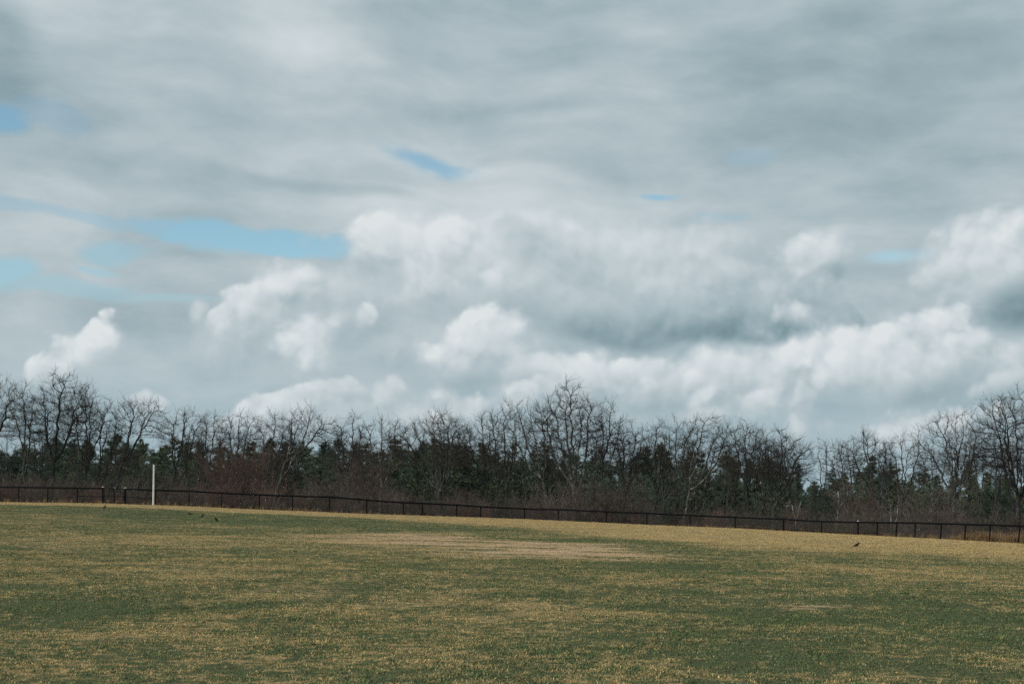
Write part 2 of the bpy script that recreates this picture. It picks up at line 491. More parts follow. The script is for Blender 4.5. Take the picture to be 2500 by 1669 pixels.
def plain_material(name, col, rough=0.6, vary=0.2, scale=6.0, metal=0.0, spec=0.4):
    m, k, bs = material(name)
    pos = k.n('ShaderNodeNewGeometry').outputs['Position']
    n = k.noise(pos, scale, 5.0, 0.6)
    lo = tuple(c * (1 - vary) for c in col) + (1,); hi = tuple(c * (1 + vary) for c in col) + (1,)
    k.put(bs.inputs['Base Color'], k.mixc(k.rng(n, 0.3, 0.7), lo, hi))
    bs.inputs['Roughness'].default_value = rough; bs.inputs['Metallic'].default_value = metal
    bs.inputs['Specular IOR Level'].default_value = spec
    return m

M_TRUNK = bark_material("bark_grey", (0.045, 0.045, 0.042), (0.16, 0.165, 0.15), 0.06)
M_TRUNK_PALE = bark_material("bark_pale", (0.060, 0.060, 0.054), (0.27, 0.27, 0.24), 0.14)
M_BIRCH = bark_material("bark_birch", (0.09, 0.085, 0.075), (0.46, 0.45, 0.41), 0.22)
M_TWIG = bark_material("twigs_grey", (0.044, 0.040, 0.036), (0.105, 0.093, 0.080), 0.12)
M_SHRUB = bark_material("twigs_brown", (0.105, 0.086, 0.077), (0.30, 0.245, 0.215), 0.12)
M_SHRUB_RED = bark_material("twigs_red_brown", (0.125, 0.084, 0.072), (0.33, 0.222, 0.185), 0.12)
M_RUST = bark_material("twigs_rust", (0.115, 0.074, 0.062), (0.29, 0.185, 0.152), 0.12)
M_SHRUB_OLIVE = bark_material("twigs_olive", (0.088, 0.082, 0.066), (0.24, 0.215, 0.165), 0.10)
M_FENCE = plain_material("black_vinyl", (0.004, 0.005, 0.006), rough=0.7, vary=0.3, spec=0.12)
M_CAP = plain_material("galvanised_cap", (0.40, 0.41, 0.41), rough=0.4, metal=0.3)
M_POLE = plain_material("white_paint", (0.66, 0.66, 0.62), rough=0.5, vary=0.10, scale=3.0)

# turf: how much of the grass is straw, from place to place
def turf_group():
    g = bpy.data.node_groups.new("turf_wear", 'ShaderNodeTree')
    g.interface.new_socket("Straw", in_out='OUTPUT', socket_type='NodeSocketFloat')
    g.interface.new_socket("Bare", in_out='OUTPUT', socket_type='NodeSocketFloat')
    k = NT(g)
    go = k.n('NodeGroupOutput')
    pos = k.n('ShaderNodeNewGeometry').outputs['Position']
    sp = k.n('ShaderNodeSeparateXYZ'); k.put(sp.inputs[0], pos)
    flat = k.n('ShaderNodeCombineXYZ'); k.put(flat.inputs[0], sp.outputs[0]); k.put(flat.inputs[1], sp.outputs[1])
    flat = flat.outputs[0]
    nA = k.noise(flat, 0.10, 3.0, 0.55, dim='2D')
    nB = k.noise(flat, 0.55, 4.0, 0.6, dim='2D')
    nC = k.noise(k.mapping(flat, scale=(1 / 1.2, 1 / 3.2, 1)), 1.0, 4.0, 0.65, dim='2D')
    nD = k.noise(flat, 4.5, 4.0, 0.65, dim='2D')
    s = k.math('MULTIPLY_ADD', k.math('SUBTRACT', nA, 0.5), 0.7, 0.33)
    s = k.math('MULTIPLY_ADD', k.math('SUBTRACT', nB, 0.5), 1.4, s)
    s = k.math('MULTIPLY_ADD', k.math('SUBTRACT', nC, 0.5), 0.8, s)
    s = k.math('MULTIPLY_ADD', k.math('SUBTRACT', nD, 0.5), 2.2, s)
    wv = k.vec('SCALE', k.vec('SUBTRACT', k.noise(flat, 0.35, 4.0, 0.65, out=1, dim='2D'), (0.5, 0.5, 0.5)), 7.0)
    wx = k.n('ShaderNodeSeparateXYZ'); k.put(wx.inputs[0], k.vec('ADD', flat, wv))
    bare = None
    streak = k.rng(k.noise(k.mapping(flat, scale=(1 / 0.22, 1 / 0.75, 1)), 1.0, 5.0, 0.62, dim='2D'), 0.40, 0.56)
    for px, py, rx, ry, amt in TURF_PATCHES:
        x, y = hit(px, py)
        y0, y1 = hit(px, py + ry)[1], hit(px, py - ry)[1]
        c = k.n('ShaderNodeCombineXYZ')
        k.put(c.inputs[0], wx.outputs[0]); k.put(c.inputs[1], wx.outputs[1]); k.put(c.inputs[2], s)
        L = k.mapping(c.outputs[0], loc=(x, (y0 + y1) / 2, 0), scale=(rx * y / FPX, max((y1 - y0) / 2, 0.8), 1e7))
        m = k.rng(k.vec('LENGTH', L, out=1), 1.25, 0.35)
        if abs(amt) > 0.4: m = k.math('MULTIPLY', m, streak)
        s = k.math('MULTIPLY_ADD', m, amt, s)
        if amt > 0.55:
            bare = m if bare is None else k.math('MAXIMUM', bare, m)
    # the dormant strip along the fence
    edge = [hit(a, b) for a, b in STRIP_EDGE]
    xs = np.array([e[0] for e in edge]); ys = np.array([e[1] for e in edge])
    fc = k.n('ShaderNodeFloatCurve')
    cv = fc.mapping.curves[0]
    pts = [((x + 60) / 120, y / 130) for x, y in zip(xs, ys)]
    pts = [p for p in pts if 0.0 < p[0] < 1.0]
    pts = [(0.0, pts[0][1])] + pts + [(1.0, pts[-1][1])]
    while len(cv.points) < len(pts): cv.points.new(0.5, 0.5)
    for q, p in zip(cv.points, pts): q.location = p; q.handle_type = 'AUTO_CLAMPED'
    fc.mapping.update()
    k.put(fc.inputs[1], k.math('MULTIPLY_ADD', sp.outputs[0], 1 / 120, 0.5))
    ye = k.math('MULTIPLY', fc.outputs[0], 130.0)
    dist = k.math('SUBTRACT', wx.outputs[1], ye)
    half = k.rng(sp.outputs[0], -20.0, 30.0, 2.0, 15.0)
    strip = k.rng(k.math('DIVIDE', dist, half), -1.0, 1.0)
    s = k.math('MULTIPLY_ADD', strip, 0.74, k.math('MULTIPLY', s, k.math('MULTIPLY_ADD', strip, -0.35, 1.0)))
    k.put(go.inputs[0], k.math('ADD', s, 0.0, clamp=True))
    k.put(go.inputs[1], bare)
    return g

TURF_PATCHES = [   # photograph pixel, half width, half height, more (+) or less (-) straw
    (960, 1312, 220, 14, 0.8), (1290, 1340, 310, 22, 0.9), (1490, 1354, 170, 13, 0.8), (1080, 1326, 280, 13, 0.7),
    (660, 1615, 110, 40, 0.45), (1950, 1485, 80, 7, 0.58), (1360, 1545, 110, 14, 0.4), (1020, 1600, 60, 22, 0.3),
    (1900, 1512, 300, 36, -0.32), (300, 1490, 330, 40, -0.20), (2400, 1500, 250, 30, -0.25), (1000, 1285, 650, 10, -0.45),
    (500, 1262, 520, 13, -0.60), (1500, 1322, 320, 8, -0.40), (1750, 1385, 330, 14, -0.25), (1200, 1440, 500, 20, -0.15),
    (350, 1325, 450, 26, 0.25), (1400, 1500, 350, 34, 0.18), (2200, 1400, 500, 24, 0.22), (300, 1400, 300, 16, 0.18),
    (180, 1240, 300, 7, -0.5),
]
STRIP_EDGE = [(-300, 1230), (0, 1231.5), (375, 1241), (633, 1253), (850, 1262), (1000, 1270), (1250, 1288), (1500, 1310), (1800, 1334), (2100, 1346), (2300, 1352), (2500, 1366), (2800, 1385)]
TURF = turf_group()

GREEN_A, GREEN_B = (0.040, 0.078, 0.042, 1), (0.180, 0.212, 0.082, 1)
STRAW_A, STRAW_B = (0.42, 0.300, 0.130, 1), (0.68, 0.495, 0.245, 1)

def turf_material():
    m, k, bs = material("turf")
    g = k.n('ShaderNodeGroup'); g.node_tree = TURF
    pos = k.n('ShaderNodeNewGeometry').outputs['Position']
    n = k.noise(pos, 24.0, 4.0, 0.7)
    n2 = k.noise(pos, 60.0, 2.0, 0.6)
    f = k.rng(k.math('SUBTRACT', g.outputs[0], k.math('MULTIPLY_ADD', k.math('SUBTRACT', n, 0.5), 1.6, 0.5)), -0.18, 0.18)
    c = k.mixc(f, k.mixc(n2, GREEN_A, GREEN_B), k.mixc(n2, STRAW_A, STRAW_B))
    c = k.mixc(0.5, c, (0.060, 0.050, 0.034, 1))
    bare = k.math('MULTIPLY', g.outputs[1], 0.8)
    c = k.mixc(bare, c, (0.50, 0.365, 0.25, 1))
    # beyond the fence: leaf litter
    sp = k.n('ShaderNodeSeparateXYZ'); k.put(sp.inputs[0], pos)
    at_wood = k.n('ShaderNodeAttribute', attribute_name='wood').outputs['Fac']
    litter = k.mixc(k.noise(pos, 3.0, 5.0, 0.7), (0.045, 0.032, 0.022, 1), (0.16, 0.105, 0.06, 1))
    c = k.mixc(at_wood, c, litter)
    k.put(bs.inputs['Base Color'], c)
    bs.inputs['Roughness'].default_value = 1.0
    bs.inputs['Specular IOR Level'].default_value = 0.05
    b = k.n('ShaderNodeBump'); b.inputs['Strength'].default_value = 0.8; b.inputs['Distance'].default_value = 0.05
    k.put(b.inputs['Height'], n)
    k.put(bs.inputs['Normal'], b.outputs[0])
    return m
M_TURF = turf_material()

def build_ground():
    xs = np.concatenate([[-6000, -2500, -1000, -500, -250, -160, -120], np.arange(-100, 101, 1.5), [120, 160, 250, 500, 1000, 2500, 6000]])
    ys = np.concatenate([[-3000, -800, -200, -60, -20], np.arange(-6, 88, 1.5), np.arange(88, 128, 0.5), np.arange(128, 190, 2.0), [195, 210, 222, 230, 238, 246, 254, 262, 270, 278, 288, 300, 450, 800, 2000, 5000, 9000]])
    X, Y = np.meshgrid(xs, ys)
    Z = ground_z(X, Y)
    V = np.stack([X, Y, Z], 2).reshape(-1, 3)
    nx, ny = len(xs), len(ys)
    i = (np.arange(ny - 1)[:, None] * nx + np.arange(nx - 1)[None, :]).ravel()
    F = np.stack([i, i + 1, i + nx + 1, i + nx], 1)
    me = mesh_np("ground", V, F, [M_TURF], smooth=True)
    a = me.attributes.new("wood", 'FLOAT', 'POINT')
    yf = np.interp(X.ravel(), _xf, _yf)
    a.data.foreach_set("value", np.clip((Y.ravel() - yf + 0.2) / 1.0, 0, 1).astype(np.float32))
    tag(link("ground", me), "playing field of mottled green and straw turf rising to the left", kind="structure")
build_ground()

# ------------------------------------------------------------------ the outfield fence: posts, capped top rail, mesh panels
def rail_point(px, dy=0.0):
    y = float(fence_y(px)) + dy
    return Vector(((px - CX) / FPX * y, y, EYE + (HY - float(np.interp(px, R_PX, R_PY))) / FPX * y))

def simple(name, parts, mat, parent, smooth=False):
    V, F = join(parts)
    return link(name, mesh_np(name, V, F, [mat], smooth=smooth), parent)

def chain_link(a, b, h, top, pitch=0.058, r=0.0031):
    """wires of a panel between the feet a and b: two sets of diagonals clipped to the panel"""
    a, b = np.array(a), np.array(b)
    d = b - a; L = float(np.linalg.norm(d[:2]))
    P0, P1 = [], []
    for sgn in (1, -1):
        c = np.arange(-h, L + h, pitch * 1.4142)
        for s in c:
            u0, v0, u1, v1 = (s, 0.0, s + h, h) if sgn > 0 else (s, h, s + h, 0.0)
            t0 = max(0.0, -u0 / h); t1 = min(1.0, (L - u0) / h)
            if t1 - t0 < 0.03: continue
            for t, lst in ((t0, P0), (t1, P1)):
                u = u0 + (u1 - u0) * t; v = v0 + (v1 - v0) * t
                q = a + d * (u / L)
                lst.append((q[0], q[1] + 0.004 * sgn, q[2] + 0.03 + v))
    return tubes(P0, P1, r, r, 3)

def build_fence():
    root = thing("outfield_fence", "long black chain link fence with thick padded top rail along the field edge", "fence", at(1250, float(fence_y(1250))))
    inv = root.matrix_basis.inverted() if False else Matrix.Translation(-root.location)
    o = np.array(root.location)
    # photograph pixel, lean of the post top (metres to the right), radius, capped
    posts = [(-240, 0, .030, 0), (-165, 0, .030, 0), (-95, 0, .030, 0), (-25, 0, .030, 0), (46, .01, .030, 0), (116.5, .0, .030, 0), (189, .01, .032, 0), (251, .01, .055, 1), (306, .03, .055, 1),
             (380, .02, .036, 0), (462, .02, .032, 0), (542, .03, .032, 0), (633, .0, .034, 0), (714, -.01, .032, 0), (805, .02, .032, 0), (895, .0, .034, 0),
             (985, .02, .034, 0), (1031, .01, .034, 0), (1115, .0, .034, 0), (1173.5, .01, .034, 0), (1280.5, .0, .034, 0), (1363, .0, .032, 0), (1480, .0, .034, 0), (1579.5, .02, .034, 0),
             (1685, .0, .034, 0), (1795, .01, .036, 0), (1913, .03, .060, 0), (2006, .02, .036, 0), (2095, .0, .048, 1), (2142, .02, .040, 0),
             (2190, .09, .040, 0), (2235, .05, .038, 0), (2299, .11, .038, 0), (2358, .10, .040, 0), (2418, .08, .036, 0), (2491, .16, .036, 0), (2566, .1, .036, 0), (2640, .1, .036, 0), (2715, .08, .036, 0)]
    mid = {(189, 251), (306, 380), (1795, 1913), (1913, 2006), (2006, 2095), (2095, 2142)}
    tops, feet = [], []
    for px, lean, r, cap in posts:
        t = rail_point(px)
        foot = Vector((t.x - lean, t.y, float(ground_z(t.x - lean, t.y)) - 0.05))
        tops.append(np.array(t) - o); feet.append(np.array(foot) - o)
        up = 0.05 if cap else 0.0
        r *= 1.35
        V, F = tubes([feet[-1]], [tops[-1] + np.array([0, 0, up])], r, r, 8)
        po = simple("post", [(V, F)], M_FENCE, root, smooth=True)
        if cap:
            Vc, Fc = lathe([(0.002, 0), (r * 1.25, 0.0), (r * 1.3, 0.035), (r * 0.9, 0.07), (0.002, 0.09)], 10)
            simple("cap", [(Vc + tops[-1] + np.array([0, 0, up - 0.004]), Fc)], M_CAP, po, smooth=True)
    for i in range(len(posts) - 1):
        a, b = tops[i], tops[i + 1]
        if (posts[i][0], posts[i + 1][0]) == (251, 306):
            continue                               # the gate
        # the padded rail sags a little between the posts
        sag = random.Random(i).uniform(0.0, 0.018)
        ts = np.linspace(0, 1, 6)
        pl = a[None] + (b - a)[None] * ts[:, None]; pl[:, 2] -= sag * 4 * ts * (1 - ts)
        off = np.array([0, -0.012, 0.0])
        simple("top_rail", [tubes(pl[:-1] + off, pl[1:] + off, 0.072, 0.072, 10, ext=0.06)], M_FENCE, root, smooth=True)
        fa, fb = feet[i].copy(), feet[i + 1].copy()
        fa[2] += 0.05; fb[2] += 0.05
        fa[1] -= 0.045; fb[1] -= 0.045
        hh = min(a[2] - fa[2], b[2] - fb[2]) - 0.06
        simple("chain_link_panel", [chain_link(fa, fb, hh, a[2])], M_FENCE, root)
        if (posts[i][0], posts[i + 1][0]) in mid:
            f = 0.46 if posts[i][0] < 1000 else 0.34
            ma = fa + (a - fa) * f; mb = fb + (b - fb) * f
            ma[1] = a[1]; mb[1] = b[1]
            simple("middle_rail", [tubes([ma], [mb], 0.024, 0.024, 8)], M_FENCE, root, smooth=True)

    # the double gate in the left stretch
    ga, gb = rail_point(254.5), rail_point(302.5)
    g0 = at(278, float(fence_y(278)))
    gate = thing("field_gate", "small black double gate in the fence left of the white pole", "gate", g0)
    go = np.array(g0)
    cuts = [(np.array(ga), (np.array(ga) * 0.51 + np.array(gb) * 0.49)), (np.array(ga) * 0.47 + np.array(gb) * 0.53, np.array(gb))]
    for q, (a, b) in enumerate(cuts):
        a = a - go; b = b - go
        fa, fb = a.copy(), b.copy(); fa[2] -= 1.12; fb[2] -= 1.12
        leaf = simple("gate_leaf", [tubes([fa, fb, fa, a], [a, b, fb, b], 0.026, 0.026, 8)], M_FENCE, gate, smooth=True)
        ma, mb = fa + (a - fa) * 0.47, fb + (b - fb) * 0.47
        simple("middle_rail", [tubes([ma], [mb], 0.02, 0.02, 8)], M_FENCE, leaf, smooth=True)
        simple("chain_link_panel", [chain_link(fa + np.array([0, -.035, 0]), fb + np.array([0, -.035, 0]), 1.08, 0)], M_FENCE, leaf)
        if q == 1:
            Vc, Fc = lathe([(0.002, 0), (0.04, 0.0), (0.042, 0.03), (0.03, 0.06), (0.002, 0.075)], 10)
            simple("cap", [(Vc + a + np.array([0, 0, 0.024]), Fc)], M_CAP, leaf, smooth=True)
build_fence()

def build_pole():
    y = float(fence_y(375)) - 0.55
    p = at(374.2, y)
    h = EYE + (HY - 1134) / FPX * y - p.z
    t = thing("foul_pole", "tall white painted pole standing just in front of the black fence", "pole", p)
    t.rotation_euler.y = math.radians(0.9)
    V, F = lathe([(0.072, -0.05), (0.073, 0.4), (0.073, h * 0.6), (0.072, h - 0.06)], 16)
    simple("shaft", [(V, F)], M_POLE, t, smooth=True)
    V, F = lathe([(0.078, h - 0.075), (0.081, h - 0.06), (0.078, h - 0.03), (0.05, h - 0.008), (0.002, h)], 16)
    simple("cap", [(V, F)], M_POLE, t, smooth=True)
    V, F = lathe([(0.075, -0.02), (0.10, -0.015), (0.10, 0.03), (0.075, 0.04)], 16)
    simple("base_collar", [(V, F)], M_POLE, t, smooth=True)
build_pole()

# ------------------------------------------------------------------ birds on the turf
def bird_material():
    m, k, bs = material("thrush_plumage")
    oc = k.n('ShaderNodeTexCoord').outputs['Object']
    s = k.n('ShaderNodeSeparateXYZ'); k.put(s.inputs[0], oc)
    n = k.noise(oc, 40.0, 3.0, 0.6)
    below = k.math('ADD', k.math('MULTIPLY_ADD', s.outputs[0], 0.55, k.math('MULTIPLY', n, 0.02)), 0.062)
    breast = k.rng(k.math('SUBTRACT', below, s.outputs[2]), -0.008, 0.012)
    front = k.rng(s.outputs[0], -0.035, -0.01)
    head = k.rng(s.outputs[2], 0.118, 0.130)
    c = k.mixc(k.math('MULTIPLY', breast, front), (0.014, 0.012, 0.010, 1), (0.075, 0.024, 0.009, 1))
    c = k.mixc(head, c, (0.006, 0.006, 0.005, 1))
    c = k.mixc(k.rng(s.outputs[0], 0.098, 0.104), c, (0.30, 0.20, 0.04, 1))
    k.put(bs.inputs['Base Color'], c); bs.inputs['Roughness'].default_value = 0.75
    return m
M_BIRD = bird_material()
M_LEG = plain_material("bird_leg", (0.10, 0.07, 0.05), rough=0.6)

def bird_meshes():
    # rings along the spine from tail tip to beak tip: x, z, half width, half height
    rings = [(-0.150, 0.030, .010, .002), (-0.118, 0.040, .016, .004), (-0.085, 0.050, .016, .009), (-0.060, 0.060, .026, .020), (-0.030, 0.068, .036, .032), (0.000, 0.080, .041, .040),
             (0.028, 0.096, .039, .042), (0.048, 0.114, .031, .034), (0.060, 0.130, .024, .024), (0.068, 0.143, .023, .022), (0.082, 0.148, .021, .019), (0.094, 0.147, .012, .011), (0.100, 0.1465, .005, .005), (0.118, 0.145, .0008, .0008)]
    sides = 14
    a = np.arange(sides) * 2 * np.pi / sides
    V = []
    for i, (x, z, w, h) in enumerate(rings):
        p, q = rings[max(i - 1, 0)], rings[min(i + 1, len(rings) - 1)]
        t = np.array([q[0] - p[0], q[1] - p[1]]); t /= np.linalg.norm(t)
        nx, nz = -t[1], t[0]
        V.append(np.stack([x + nx * h * np.sin(a), w * np.cos(a), z + nz * h * np.sin(a)], 1))
    V = np.concatenate(V); F = []
    for q in range(len(rings) - 1):
        for i in range(sides):
            j = (i + 1) % sides
            F.append((q * sides + i, q * sides + j, (q + 1) * sides + j, (q + 1) * sides + i))
    body = mesh_np("body", V, np.array(F), [M_BIRD], smooth=True)
    # folded wing: a flattened leaf on each flank
    wings = []
    for s in (1, -1):
        prof = [(0.040, .108, .004), (0.020, .100, .026), (-0.015, .084, .030), (-0.05, .066, .022), (-0.09, .052, .010), (-0.115, .044, .002)]
        W = []
        for x, z, hh in prof:
            W += [(x, s * 0.030, z + hh), (x, s * (0.047 if -.06 < x < .03 else .034), z), (x, s * 0.028, z - hh)]
        Fw = []
        for q in range(len(prof) - 1):
            for i in (0, 1):
                Fw.append((q * 3 + i, q * 3 + i + 1, q * 3 + 4 + i, q * 3 + 3 + i))
        wings.append(mesh_np("wing", np.array(W), np.array(Fw), [M_BIRD], smooth=True))
    legs = []
    for s in (1, -1):
        y = s * 0.016
        P0 = [(-.004, y, .050), (.002, y, .030), (0.0, y, .004), (0, y, .004), (0, y, .004), (0, y, .004)]
        P1 = [(.002, y, .030), (0.0, y, .004), (.024, y, .002), (.020, y + .010, .002), (.020, y - .010, .002), (-.016, y, .002)]
        V2, F2 = tubes(P0, P1, [.004, .0022, .0016, .0014, .0014, .0014], [.0022, .0018, .001, .001, .001, .001], 5)
        legs.append(mesh_np("leg", V2, F2, [M_LEG]))
    return body, wings, legs
BIRD = bird_meshes()

def bird(px, py, rz, scale, label, pitch=0.0):
    x, y = hit(px, py)
    t = thing("thrush", label, "bird", (x, y, float(ground_z(x, y)) + 0.012), "birds feeding on the field", math.radians(rz))
    t.scale = (scale,) * 3
    b = link("body", BIRD[0], t)
    b.rotation_euler.y = math.radians(pitch)
    for w in BIRD[1]: link("wing", w, t).rotation_euler.y = math.radians(pitch)
    for l in BIRD[2]: link("leg", l, t)
bird(2091, 1337, 8, 1.35, "dark red-breasted bird standing alone on the straw-coloured turf at right")
bird(256, 1242, 60, 1.45, "upright dark bird on the grass just in front of the gate", -14)
bird(464, 1259, 175, 1.5, "low crouching dark bird, leftmost of the three right of the white pole", 8)
bird(495, 1263.5, 60, 1.4, "upright dark bird, middle one of the three right of the white pole", -14)
bird(527, 1273, 240, 1.4, "upright dark bird, nearest and rightmost of the three by the white pole", -14)

# ------------------------------------------------------------------ bare trees grown towards points scattered through their crowns
def unit(v):
    return v / (np.linalg.norm(v, axis=-1, keepdims=True) + 1e-9)

def bent(rs, a, b, n, wob, bow):
    """crooked path from a to b"""
    t = np.linspace(0, 1, n + 1)[:, None]
    p = a + (b - a) * t + bow * (4 * t * (1 - t))
    w = rs.normal(0, 1, (n + 1, 3)); w[0] = 0; w[-1] *= 0.3
    return p + w * wob * np.array([1, 1, 0.5])

def grow(seed, height, lean, crown_w, crown_h, forks, fork_at, dens=1.0, twig=1.0, side=0.0, tip=0.0145, spread=1.0, big_r=0.04):
    """skeleton: trunk, main limbs, then space colonisation inside lobes round the limb ends.
    height of the top, lean = offset of the crown centre from the foot, crown_w / crown_h half width and full height"""
    rs = np.random.RandomState(seed)
    cz = height - crown_h * 0.5
    crown = np.array([lean, rs.uniform(-.6, .6), cz])
    fz = height * fork_at
    fork = np.array([lean * fork_at * 0.85 + side, rs.uniform(-.2, .2), fz])
    step = 0.30
    pos = [np.array([0, 0, -0.15])]; par = [-1]
    def add_path(start, pts):
        last = start
        for p in pts[1:]:
            pos.append(p); par.append(last); last = len(pos) - 1
        return last
    f = add_path(0, bent(rs, pos[0], fork, max(3, int(fz / 0.5)), 0.05, np.array([side * 0.4, 0, 0])))
    lobes = []
    order = np.arange(forks)
    for i in order:
        u = (i + 0.5) / forks * 2 - 1 if forks > 1 else 0.0
        u = np.clip(u + rs.normal(0, 0.12), -1, 1)
        ex = u * crown_w * 0.62 * spread
        ey = rs.uniform(-1, 1) * crown_w * 0.5
        ez = cz + crown_h * (0.02 + 0.16 * (1 - abs(u)) + rs.uniform(-.12, .12))
        end = np.array([crown[0] + ex, crown[1] + ey, ez])
        start = f
        if i % 3 == 2 and forks > 2:                       # some limbs leave the trunk lower down
            back = rs.randint(1, 4)
            for _ in range(back):
                if par[start] > 0: start = par[start]
        d = end - pos[start]
        n = max(3, int(np.linalg.norm(d) / 0.45))
        bow = np.array([ex * rs.uniform(-0.05, 0.28), rs.normal(0, .2), -rs.uniform(0.0, 0.14) * np.linalg.norm(d)])
        add_path(start, bent(rs, pos[start], end, n, 0.06, bow))
        lr = crown_w * (0.52 + 0.2 / forks + rs.uniform(-0.06, 0.1))
        top = height - rs.uniform(0, 0.10) * crown_h - abs(u) * crown_h * 0.22
        lc = end + np.array([ex * 0.22, ey * 0.3, 0]); lc[2] = (top + cz - crown_h * 0.42) / 2
        lobes.append((lc, np.array([lr, lr * 0.9, max((top - (cz - crown_h * 0.42)) / 2, 0.6)])))
    # attraction points
    vol = sum(l[1].prod() for l in lobes)
    n = int(np.clip(84 * dens * vol ** 0.70, 60, 1900))
    A = []
    for lc, lr in lobes:
        q = unit(rs.normal(0, 1, (int(n / len(lobes) * 1.25), 3))) * (rs.uniform(0, 1, (int(n / len(lobes) * 1.25), 1)) ** 0.34)
        q = q[q[:, 2] > -0.62]
        A.append(lc + q * lr)
    A = np.concatenate(A)
    P = np.zeros((12000, 3)); Dr = np.zeros((12000, 3)); m = len(pos); P[:m] = np.array(pos); par = list(par)
    for q in range(1, m): Dr[q] = unit(P[q] - P[par[q]])
    D = np.linalg.norm(A[:, None] - P[None, :m], axis=2)
    D[:, :max(2, int(fz / 0.5) - 1)] = 99                   # nothing sprouts from the lower trunk
    near = D.argmin(1); dist = D.min(1)
    kill, infl = 0.42, 4.5
    nk = np.zeros(12000, int)
    for q in par[1:]: nk[q] += 1
    for it in range(90):
        alive = dist > kill
        A, near, dist = A[alive], near[alive], dist[alive]
        act = dist < infl
        if not act.any() or m > 10000: break
        d = unit(A[act] - P[near[act]])
        S = np.zeros((m, 3)); np.add.at(S, near[act], d)
        idx = np.unique(near[act])
        full = nk[idx] >= 3
        if full.any():
            dist[np.isin(near, idx[full])] = 0.0
            idx = idx[~full]
            if len(idx) == 0: continue
        nk[idx] += 1
        g = unit(unit(S[idx]) + 0.55 * Dr[idx] + rs.normal(0, 0.10, (len(idx), 3)) + np.array([0, 0, 0.16]))
        new = P[idx] + g * step
        k0 = m; P[m:m + len(idx)] = new; Dr[m:m + len(idx)] = g; par += list(idx); m += len(idx)
        Dn = np.linalg.norm(A[:, None] - new[None], axis=2)
        b = Dn.argmin(1); bd = Dn[np.arange(len(A)), b]
        upd = bd < dist
        near = np.where(upd, b + k0, near); dist = np.where(upd, bd, dist)
        stuck = ~upd & act
        if it > 25: dist = np.where(stuck & (rs.uniform(0, 1, len(A)) < 0.35), 0.0, dist)
    P = P[:m]; par = np.array(par)
    # thickness by the pipe rule
    e = 2.22
    acc = np.zeros(m); kids = np.zeros(m, int)
    for i in range(m - 1, 0, -1):
        if kids[i] == 0: acc[i] = tip ** e
        acc[par[i]] += acc[i]; kids[par[i]] += 1
    R = np.maximum(acc ** (1 / e), tip); R[0] = R[1] * 1.18
    # twigs
    dirs = np.zeros((m, 3)); dirs[1:] = unit(P[1:] - P[par[1:]])
    thin = np.where((R < 0.034) & (np.arange(m) > 3))[0]
    reps = np.where(kids[thin] == 0, 4, 1 + (rs.uniform(0, 1, len(thin)) < 0.35).astype(int))
    if twig < 0.9: reps = np.where(kids[thin] == 0, 2, (rs.uniform(0, 1, len(thin)) < 0.5).astype(int))
    src = np.repeat(thin, reps)
    o = P[src] - dirs[src] * rs.uniform(0, step, (len(src), 1))
    up1 = rs.uniform(0, 1, len(src)) < 0.5
    o = np.where((up1 & (par[src] > 0))[:, None], P[par[src]] - (o - P[src]) * -1.0, o)
    g = unit(dirs[src] + rs.normal(0, 0.38, (len(src), 3)) + np.array([0, 0, 0.42]))
    L = rs.uniform(0.35, 1.15, (len(src), 1)) * twig
    a = o + g * L * 0.5 + rs.normal(0, 0.03, o.shape)
    g2 = unit(g + rs.normal(0, 0.22, o.shape) + np.array([0, 0, 0.22]))
    b = a + g2 * L * 0.55
    sub = np.repeat(np.arange(len(src)), 1 + (rs.uniform(0, 1, len(src)) < 0.5).astype(int))
    so = a[sub] + (b[sub] - a[sub]) * rs.uniform(-0.6, 0.7, (len(sub), 1))
    sg = unit(g[sub] + rs.normal(0, 0.6, (len(sub), 3)) + np.array([0, 0, 0.2]))
    sb = so + sg * rs.uniform(0.22, 0.55, (len(sub), 1)) * twig
    segs = (P[par[1:]], P[1:], R[par[1:]], R[1:])
    r0 = np.minimum(segs[2], segs[3] * 1.35)
    big = segs[3] > big_r
    trunk = tubes(segs[0][big], segs[1][big], r0[big], segs[3][big], 8, ext=0.25)
    mid = (~big) & (segs[3] > 0.024)
    fine = [tubes(segs[0][mid], segs[1][mid], r0[mid], segs[3][mid], 5, ext=0.1)]
    rest = ~(big | mid)
    fine.append(tubes(segs[0][rest], segs[1][rest], np.minimum(r0[rest], 0.03), segs[3][rest], 3))
    fine.append(tubes(o, a, 0.0074, 0.0060, 3)); fine.append(tubes(a, b, 0.0060, 0.0036, 3))
    fine.append(tubes(so, sb, 0.0050, 0.0034, 3))
    return trunk, join(fine)

